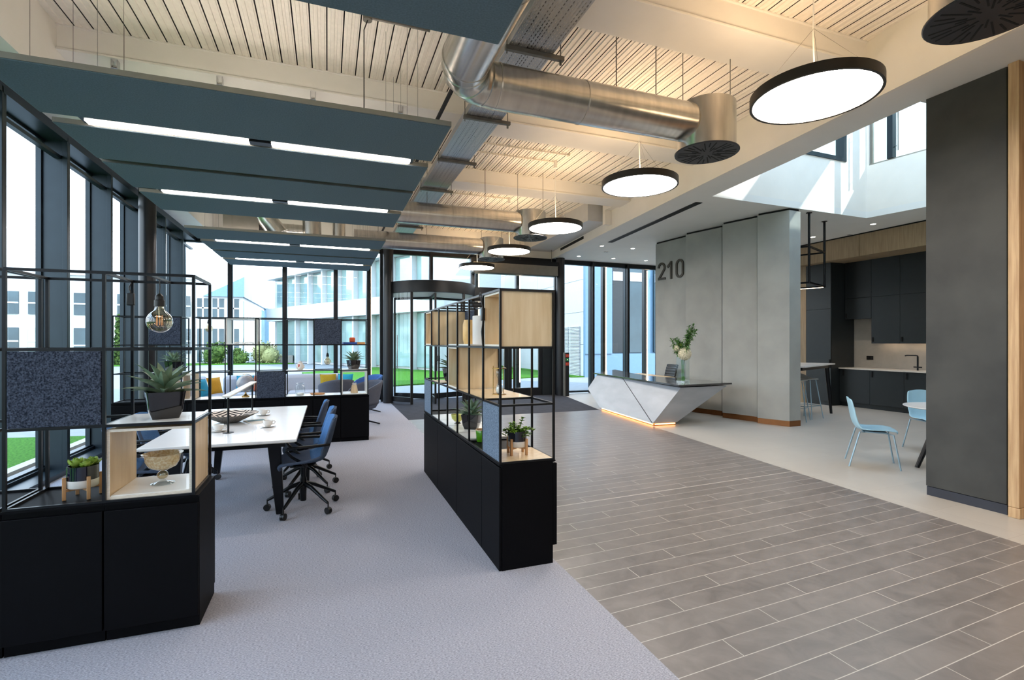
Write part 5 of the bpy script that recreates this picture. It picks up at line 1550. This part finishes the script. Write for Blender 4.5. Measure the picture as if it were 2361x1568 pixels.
# ================================================================ RECEPTION DESK
dk = thing('reception_desk', 'faceted pale grey reception desk with an amber lit plinth', 'reception desk', (5.75, 8.6, 0))
O = Vector((5.75, 8.6, 0))
v = lambda x, y, z: Vector((x, y, z)) - O
ztp = .735
At, Bt, Ct, Dt = v(6.06, 10.5, ztp), v(5.74, 7.12, ztp), v(6.84, 7.18, ztp), v(7.15, 11.5, ztp)
Jt = v(5.94, 9.20, ztp); Et = v(6.62, 8.6, ztp)
F_, G_, H_ = v(5.72, 9.80, .05), v(5.46, 7.50, .05), v(5.98, 7.49, .05)
I_ = v(5.72, 10.35, .42); Kb = v(6.25, 10.3, .05); Lb = v(6.4, 9.2, .05)
B2 = v(5.80, 7.16, .69); C2 = v(6.86, 7.20, .69)
verts = [At, Jt, B2 + Vector((0, 0, .02)), C2 + Vector((0, 0, .02)), Et, Dt, F_, G_, H_, I_, Kb, Lb]
faces = [(0, 9, 6, 7, 1), (1, 7, 2), (2, 7, 8, 3), (3, 8, 11, 4), (4, 11, 10, 5), (5, 10, 9, 0), (9, 10, 6), (6, 10, 11, 8, 7), (0, 1, 2, 3, 4, 5)]
build(MB().add(verts, faces), 'body', 'desk_panel', dk, smooth=5)
# dark joint line and counter top
build(MB().bar(Jt * .999 + Vector((-.006, 0, -.004)), G_ + Vector((-.006, 0, .002)), .008, .008), 'panel_joint', 'diffuser_grey', dk)
tp = [v(6.02, 10.59, 0), v(5.66, 7.04, 0), v(6.88, 7.10, 0), v(6.86, 8.35, 0), v(6.66, 8.8, 0), v(6.60, 9.25, 0), v(6.83, 10.2, 0), v(7.30, 11.7, 0)]
build(MB().prism([(p.x, p.y) for p in tp], .742, .772), 'counter_top', 'desk_top', dk, bevel=.002)
wt = [v(6.58, 9.2, 0), v(6.66, 8.8, 0), v(6.98, 8.8, 0), v(7.1, 10.2, 0), v(6.84, 10.2, 0)]
build(MB().prism([(p.x, p.y) for p in wt], .735, .762), 'inner_worktop', 'birch', dk)
pl_ = [v(5.78, 9.78, 0), v(5.52, 7.53, 0), v(5.97, 7.52, 0), v(6.4, 9.6, 0)]
build(MB().prism([(p.x, p.y) for p in pl_], 0, .055), 'plinth', 'bronze_skirting', dk)
led = MB().bar(v(5.755, 9.76, .03), v(5.50, 7.55, .03), .010, .018).bar(v(5.52, 7.515, .03), v(5.95, 7.505, .03), .010, .018)
build(led, 'led_strip', 'led_amber', dk)

# office chair behind the desk
o = thing('office_chair', 'black ribbed office chair behind the reception desk', 'chair', (6.98, 9.25, 0), R(84))
def fb(u, v_):
    s_ = 2 * u - 1
    return (s_ * .21, -.22 - .10 * v_ ** 2 + .04 * s_ * s_ + .004 * math.sin(v_ * 60), .45 + .55 * v_)
build(MB().grid(fb, 10, 40), 'backrest', 'black_plastic', o, solid=.03, smooth=60)
build(MB().box(-.23, .23, -.22, .22, .40, .47), 'seat', 'black_plastic', o, bevel=.03)
build(MB().cyl((0, 0, .1), (0, 0, .40), .025, n=12), 'column', 'chrome', o)
for k in range(5):
    a = 2 * PI * k / 5
    lg = build(MB().tube([(0, 0, .11), (math.cos(a) * .22, math.sin(a) * .22, .065)], .014, 8), 'base_leg', 'chrome', o)
    build(MB().ball((math.cos(a) * .22, math.sin(a) * .22, .028), .028, n=12, m=8), 'castor', 'black_plastic', lg)

# vase with flowers
ZT = .772
o = thing('glass_vase', 'tall clear square glass vase on the reception desk', 'vase', (6.16, 7.55, ZT), .3)
a_ = .082
mb = MB()
for s_ in (-1, 1):
    mb.box(-a_, a_, s_ * a_ - .0025, s_ * a_ + .0025, .0, .46).box(s_ * a_ - .0025, s_ * a_ + .0025, -a_, a_, .0, .46)
build(mb, 'sides', 'clear_glass', o); build(MB().box(-a_, a_, -a_, a_, 0, .02), 'base', 'jar_glass', o)
fl = thing('flower_bouquet', 'bouquet of cream hydrangea with green foliage in the tall glass vase', 'flowers', (6.16, 7.55, ZT + .024), .2)
rnd = random.Random(11)
st = MB(); lv_ = MB(); fr_ = MB()
tips = []
for i in range(22):
    az = rnd.uniform(0, 2 * PI); sp_ = rnd.uniform(.06, .26)
    ztop = rnd.uniform(.55, .80)
    if i < 7: az = rnd.uniform(-.9, .5); sp_ = rnd.uniform(.14, .32); ztop = rnd.uniform(.80, 1.08)
    b0 = (rnd.uniform(-.03, .03), rnd.uniform(-.03, .03), .0)
    m1 = (rnd.uniform(-.035, .035), rnd.uniform(-.035, .035), .44)
    p1 = (math.cos(az) * sp_ * .5, math.sin(az) * sp_ * .5, ztop * .75); p2 = (math.cos(az) * sp_, math.sin(az) * sp_, ztop)
    st.tube([b0, m1, p1, p2], .0028, 5)
    for k in range(38):
        f = rnd.uniform(.0, 1.0)
        q = Vector(p1).lerp(Vector(p2), f) if k > 4 else Vector(m1).lerp(Vector(p1), .5 + .5 * f)
        leaf(lv_, q, rnd.uniform(0, 2 * PI), rnd.uniform(-.4, 1.0), rnd.uniform(.05, .085), .032, .4, n=3, thick=.05)
build(st, 'stems', 'stem_green', fl); build(lv_, 'leaves', 'flower_leaf', fl, smooth=60)
def bloom(c, r_, n_=150):
    mb = MB().ball(c, r_ * .8, n=12, m=8)
    for i in range(n_):
        z_ = 1 - 2 * (i + .5) / n_; az = i * 2.399; q = math.sqrt(1 - z_ * z_)
        d = Vector((q * math.cos(az), q * math.sin(az), z_))
        p = Vector(c) + d * r_ * .85
        a1 = d.cross(Vector((0, 0, 1)) + d * .01).normalized(); a2 = d.cross(a1)
        for k in range(4):
            t_ = k * PI / 2 + i
            e1 = (a1 * math.cos(t_) + a2 * math.sin(t_)); e2 = (a1 * math.cos(t_ + .7) + a2 * math.sin(t_ + .7))
            mb.add([p, p + e1 * r_ * .16 + d * r_ * .14, p + (e1 + e2) * r_ * .16 + d * r_ * .2, p + e2 * r_ * .16 + d * r_ * .14], [(0, 1, 2, 3)])
    return mb
build(bloom((-.04, -.07, .50), .115), 'bloom', 'flower_cream', fl); build(bloom((-.13, .04, .60), .06, 90), 'bloom', 'flower_cream', fl)
build(bloom((-.03, .03, .66), .035, 60), 'bloom', 'leaf_lime', fl)

# ================================================================ KITCHEN AND BREAKOUT
KX = 11.47
def kbase(y0, y1, label, handles):
    t = thing('base_cabinet', label, 'kitchen cabinet', (KX, (y0 + y1) / 2, 0), 0, 'dark base cabinets along the kitchen wall')
    h_ = (y1 - y0) / 2
    build(MB().box(.02, .52, -h_, h_, .10, .875), 'body', 'kitchen_dark', t); build(MB().box(.06, .52, -h_, h_, 0, .10), 'plinth', 'kitchen_dark', t)
    d_ = build(MB().box(0, .018, -h_ + .003, h_ - .003, .105, .87), 'door', 'kitchen_dark', t, bevel=.002)
    build(MB().box(-.022, 0, handles - .012, handles + .012, .72, .85), 'handle', 'slot_black', d_)
for y0, y1, l, hd in ((7.75, 8.46, 'dark kitchen base cabinet beside the tall unit', .25), (7.04, 7.75, 'dark kitchen base cabinet below the black socket', .3), (6.33, 7.04, 'dark kitchen base cabinet below the tap', .3), (5.4, 6.33, 'dark kitchen base cabinet hidden behind the dark wall', 0)):
    kbase(y0, y1, l, hd)
o = build(MB().box(KX - .03, 12.0, 5.4, 8.465, .875, .905), 'worktop', 'worktop', bevel=.003); tag(o, 'pale stone kitchen worktop with the black tap', 'worktop')
for y0, y1, z0, l in ((7.84, 8.46, 2.07, 'short dark wall cabinet beside the tall unit'), (7.23, 7.84, 1.5, 'dark wall cabinet left of the glowing reflection'), (6.5, 7.23, 1.5, 'dark wall cabinet above the tap'), (5.4, 6.5, 1.5, 'dark wall cabinet hidden behind the dark wall')):
    t = thing('wall_cabinet', l, 'kitchen cabinet', (11.65, (y0 + y1) / 2, z0), 0, 'dark wall cabinets of the kitchen')
    h_ = (y1 - y0) / 2
    build(MB().box(.02, .35, -h_, h_, 0, 3.4 - z0), 'body', 'kitchen_dark', t)
    d_ = build(MB().box(0, .018, -h_ + .003, h_ - .003, -.02, 2.54 - z0), 'door', 'kitchen_dark', t, bevel=.002)
    build(MB().box(-.02, 0, h_ - .05, h_ - .03, .02, .12), 'handle', 'slot_black', d_)
    build(MB().box(0, .018, -h_ + .003, h_ - .003, 2.546 - z0, 3.4 - z0), 'door', 'kitchen_dark', t, bevel=.002)
    if z0 < 2: build(MB().box(.20, .22, -h_ + .05, h_ - .05, -.006, 0), 'under_light', 'led_warm', t)
t = thing('tall_cabinet', 'tall dark blue grey kitchen cabinet left of the worktop', 'kitchen cabinet', (11.2, 8.8, 0))
build(MB().box(.02, .78, -.33, .33, 0, 3.4), 'body', 'kitchen_dark', t)
d_ = build(MB().box(0, .018, -.325, .325, .1, 2.30), 'door', 'kitchen_dark', t, bevel=.002); build(MB().box(-.02, 0, -.31, -.29, .9, 1.1), 'handle', 'slot_black', d_)
build(MB().box(0, .018, -.325, .325, 2.306, 3.4), 'door', 'kitchen_dark', t, bevel=.002)
struct('wall_kitchen_left', MB().box(11.2, 12.0, 9.13, YF, 0, 3.4), 'kitchen_oak')
struct('trim_90', MB().box(10.95, 12.0, 2.4, 7.62, 3.4, 3.87).box(10.95, 12.0, 7.63, 9.5, 3.4, 3.87).box(10.95, 12.0, 9.51, YF, 3.4, 3.87), 'kitchen_oak')
struct('trim_91', MB().box(10.97, 12.0, 2.4, YF, 3.87, 3.9), 'slot_black')
o = thing('kitchen_tap', 'black angular kitchen tap on the pale worktop', 'tap', (11.78, 6.96, .905))
build(MB().cyl((0, 0, 0), (0, 0, .30), .017, n=14).tube([(0, 0, .28), (0, 0, .31), (-.02, .03, .32), (-.10, .15, .32), (-.12, .18, .31)], .014, 10), 'spout', 'black_metal', o)
build(MB().cyl((-.03, -.09, .07), (.03, .09, .07), .013, n=12), 'lever', 'black_metal', o)
o = thing('wall_socket', 'black double socket on the pale kitchen splashback', 'socket', (11.99, 8.10, 1.14)); build(MB().box(-.006, .01, -.075, .075, -.045, .045), 'plate', 'slot_black', o, bevel=.002)
build(MB().box(-.010, -.006, -.05, -.02, -.02, .02).box(-.010, -.006, .02, .05, -.02, .02), 'switch', 'black_plastic', o)

# bar table, stool, hanging frame: turned by 23 degrees
ba = R(23)
bt = thing('bar_table', 'high white bar table on black splayed legs', 'bar table', (10.07, 7.52, 0), ba)
build(MB().box(-1.98, 0, 0, .85, 1.035, 1.06), 'tabletop', 'table_white', bt, bevel=.003)
build(MB().box(-1.85, -.12, .08, .14, .97, 1.035).box(-1.85, -.12, .71, .77, .97, 1.035).box(-.2, -.14, .1, .75, .97, 1.035), 'under_frame', 'black_metal', bt)
for x, dx, ys in ((-.16, .10, ((.12, -.06), (.73, .06))), (-1.85, .0, ((.36, .0), (.70, .06)))):
    for y, dy in ys:
        build(MB().tube([(x, y, 1.03), (x + dx, y + dy, 0)], [.045, .026], 8), 'leg', 'black_metal', bt)
st_ = thing('bar_stool', 'light grey low backed bar stool on thin legs under the bar table', 'bar stool', (8.97, 7.27, 0), R(10))
def sf(u, v_):
    a = 2 * PI * u; r_ = .19 * v_
    back = max(0, math.sin(a)) ** 1.5
    return (r_ * math.cos(a), r_ * math.sin(a) * .95, .76 + .10 * v_ ** 3 * back + .015 * v_ ** 2)
build(MB().grid(sf, 32, 8), 'seat', 'grey_shell', st_, solid=.012, smooth=60)
for sx in (-1, 1):
    for sy in (-1, 1):
        build(MB().tube([(sx * .10, sy * .10, .76), (sx * .20, sy * .19, 0)], .009, 8), 'leg', 'pale_blue_metal', st_)
build(MB().tube([(.172, .165, .25), (-.172, .165, .25), (-.172, -.165, .25), (.172, -.165, .25), (.172, .165, .25)], .007, 8), 'footrest', 'pale_blue_metal', st_)
dup(st_, (8.50, 7.12, 0), R(30), 'bar stool mostly hidden by the end of the reception wall')
hf = thing('ceiling_rack', 'black hanging ceiling rack with a lit lower bar, above the bar table', 'ceiling rack', (9.22, 7.11, 3.9), ba)
for x_, y_ in ((0, 0), (-.95, 0), (0, 1.6)):
    build(MB().cyl((x_, y_, -1.31), (x_, y_, 0), .022, n=8).cyl((x_, y_, -.012), (x_, y_, 0), .05, n=20), 'rod', 'black_metal', hf)
for z in (-.62, -1.29):
    build(MB().bar((0, 0, z), (-.95, 0, z), .03).bar((0, 0, z), (0, 1.6, z), .03).bar((-.95, 0, z), (-.95, 1.6, z), .03).bar((-.95, 1.6, z), (0, 1.6, z), .03), 'ring_bar', 'black_metal', hf)
build(MB().box(-.006, .006, .02, 1.58, -1.312, -1.306).box(-.93, -.02, 1.594, 1.606, -1.312, -1.306), 'light_strip', 'led_warm', hf)

# shell chairs and round table
def shell_chair():
    t = thing('shell_chair', '', 'chair', (0, 0, 0), 0, 'pale blue shell chairs at the round table')
    prof = [(.23, .425, .18, -.0, -.03), (.21, .445, .20, .0, -.01), (.10, .452, .215, .008, 0), (-.06, .435, .215, .02, 0), (-.15, .44, .21, .03, .01),
            (-.20, .49, .20, .02, .035), (-.23, .58, .20, 0, .04), (-.25, .70, .195, 0, .035), (-.268, .80, .175, -.008, .03), (-.272, .825, .15, -.02, .025)]
    build(MB().grid(shell_surface(prof), 14, 26), 'shell', 'pale_blue_shell', t, solid=.010, smooth=60, off=0)
    build(MB().box(-.14, .14, -.12, .12, .408, .424), 'under_seat_plate', 'pale_blue_metal', t, bevel=.004)
    for sx in (-1, 1):
        build(MB().tube([(sx * .13, .10, .415), (sx * .19, .17, .405), (sx * .215, .235, 0)], .009, 10), 'leg', 'pale_blue_metal', t)
        build(MB().tube([(sx * .13, -.10, .415), (sx * .19, -.16, .42), (sx * .225, -.27, 0)], .009, 10), 'leg', 'pale_blue_metal', t)
    return t
s1 = shell_chair(); s1.location = (6.28, 4.20, 0); s1.rotation_euler.z = math.atan2(-.64, .68) + 0 - .0
s1.rotation_euler.z = -math.atan2(.66, -.75); s1['label'] = 'pale blue shell chair standing free, seen from the side'
dup(s1, (7.84, 4.44, 0), -math.atan2(-.45, -.89), 'pale blue shell chair behind the round table, half hidden by the dark wall')
rt = thing('round_table', 'small white round table cut off by the dark wall', 'table', (7.12, 3.80, 0))
build(MB().lathe([(1e-6, .70), (.47, .70), (.50, .712), (.50, .72), (1e-6, .72)], 64), 'tabletop', 'table_white', rt)
for k in range(3):
    a = R(165 + 120 * k)
    build(MB().tube([(math.cos(a) * .16, math.sin(a) * .16, .70), (math.cos(a) * .50, math.sin(a) * .50, 0)], [.038, .024], 10), 'leg', 'black_metal', rt)
o = thing('tablet', 'dark tablet with a pen lying on the round table', 'tablet', (7.02, 3.92, .72), .4); build(MB().box(-.11, .11, -.08, .08, 0, .008), 'case', 'black_plastic', o, bevel=.002)
build(MB().cyl((-.12, -.10, .006), (.06, -.12, .006), .005, n=8), 'pen', 'chrome', o)
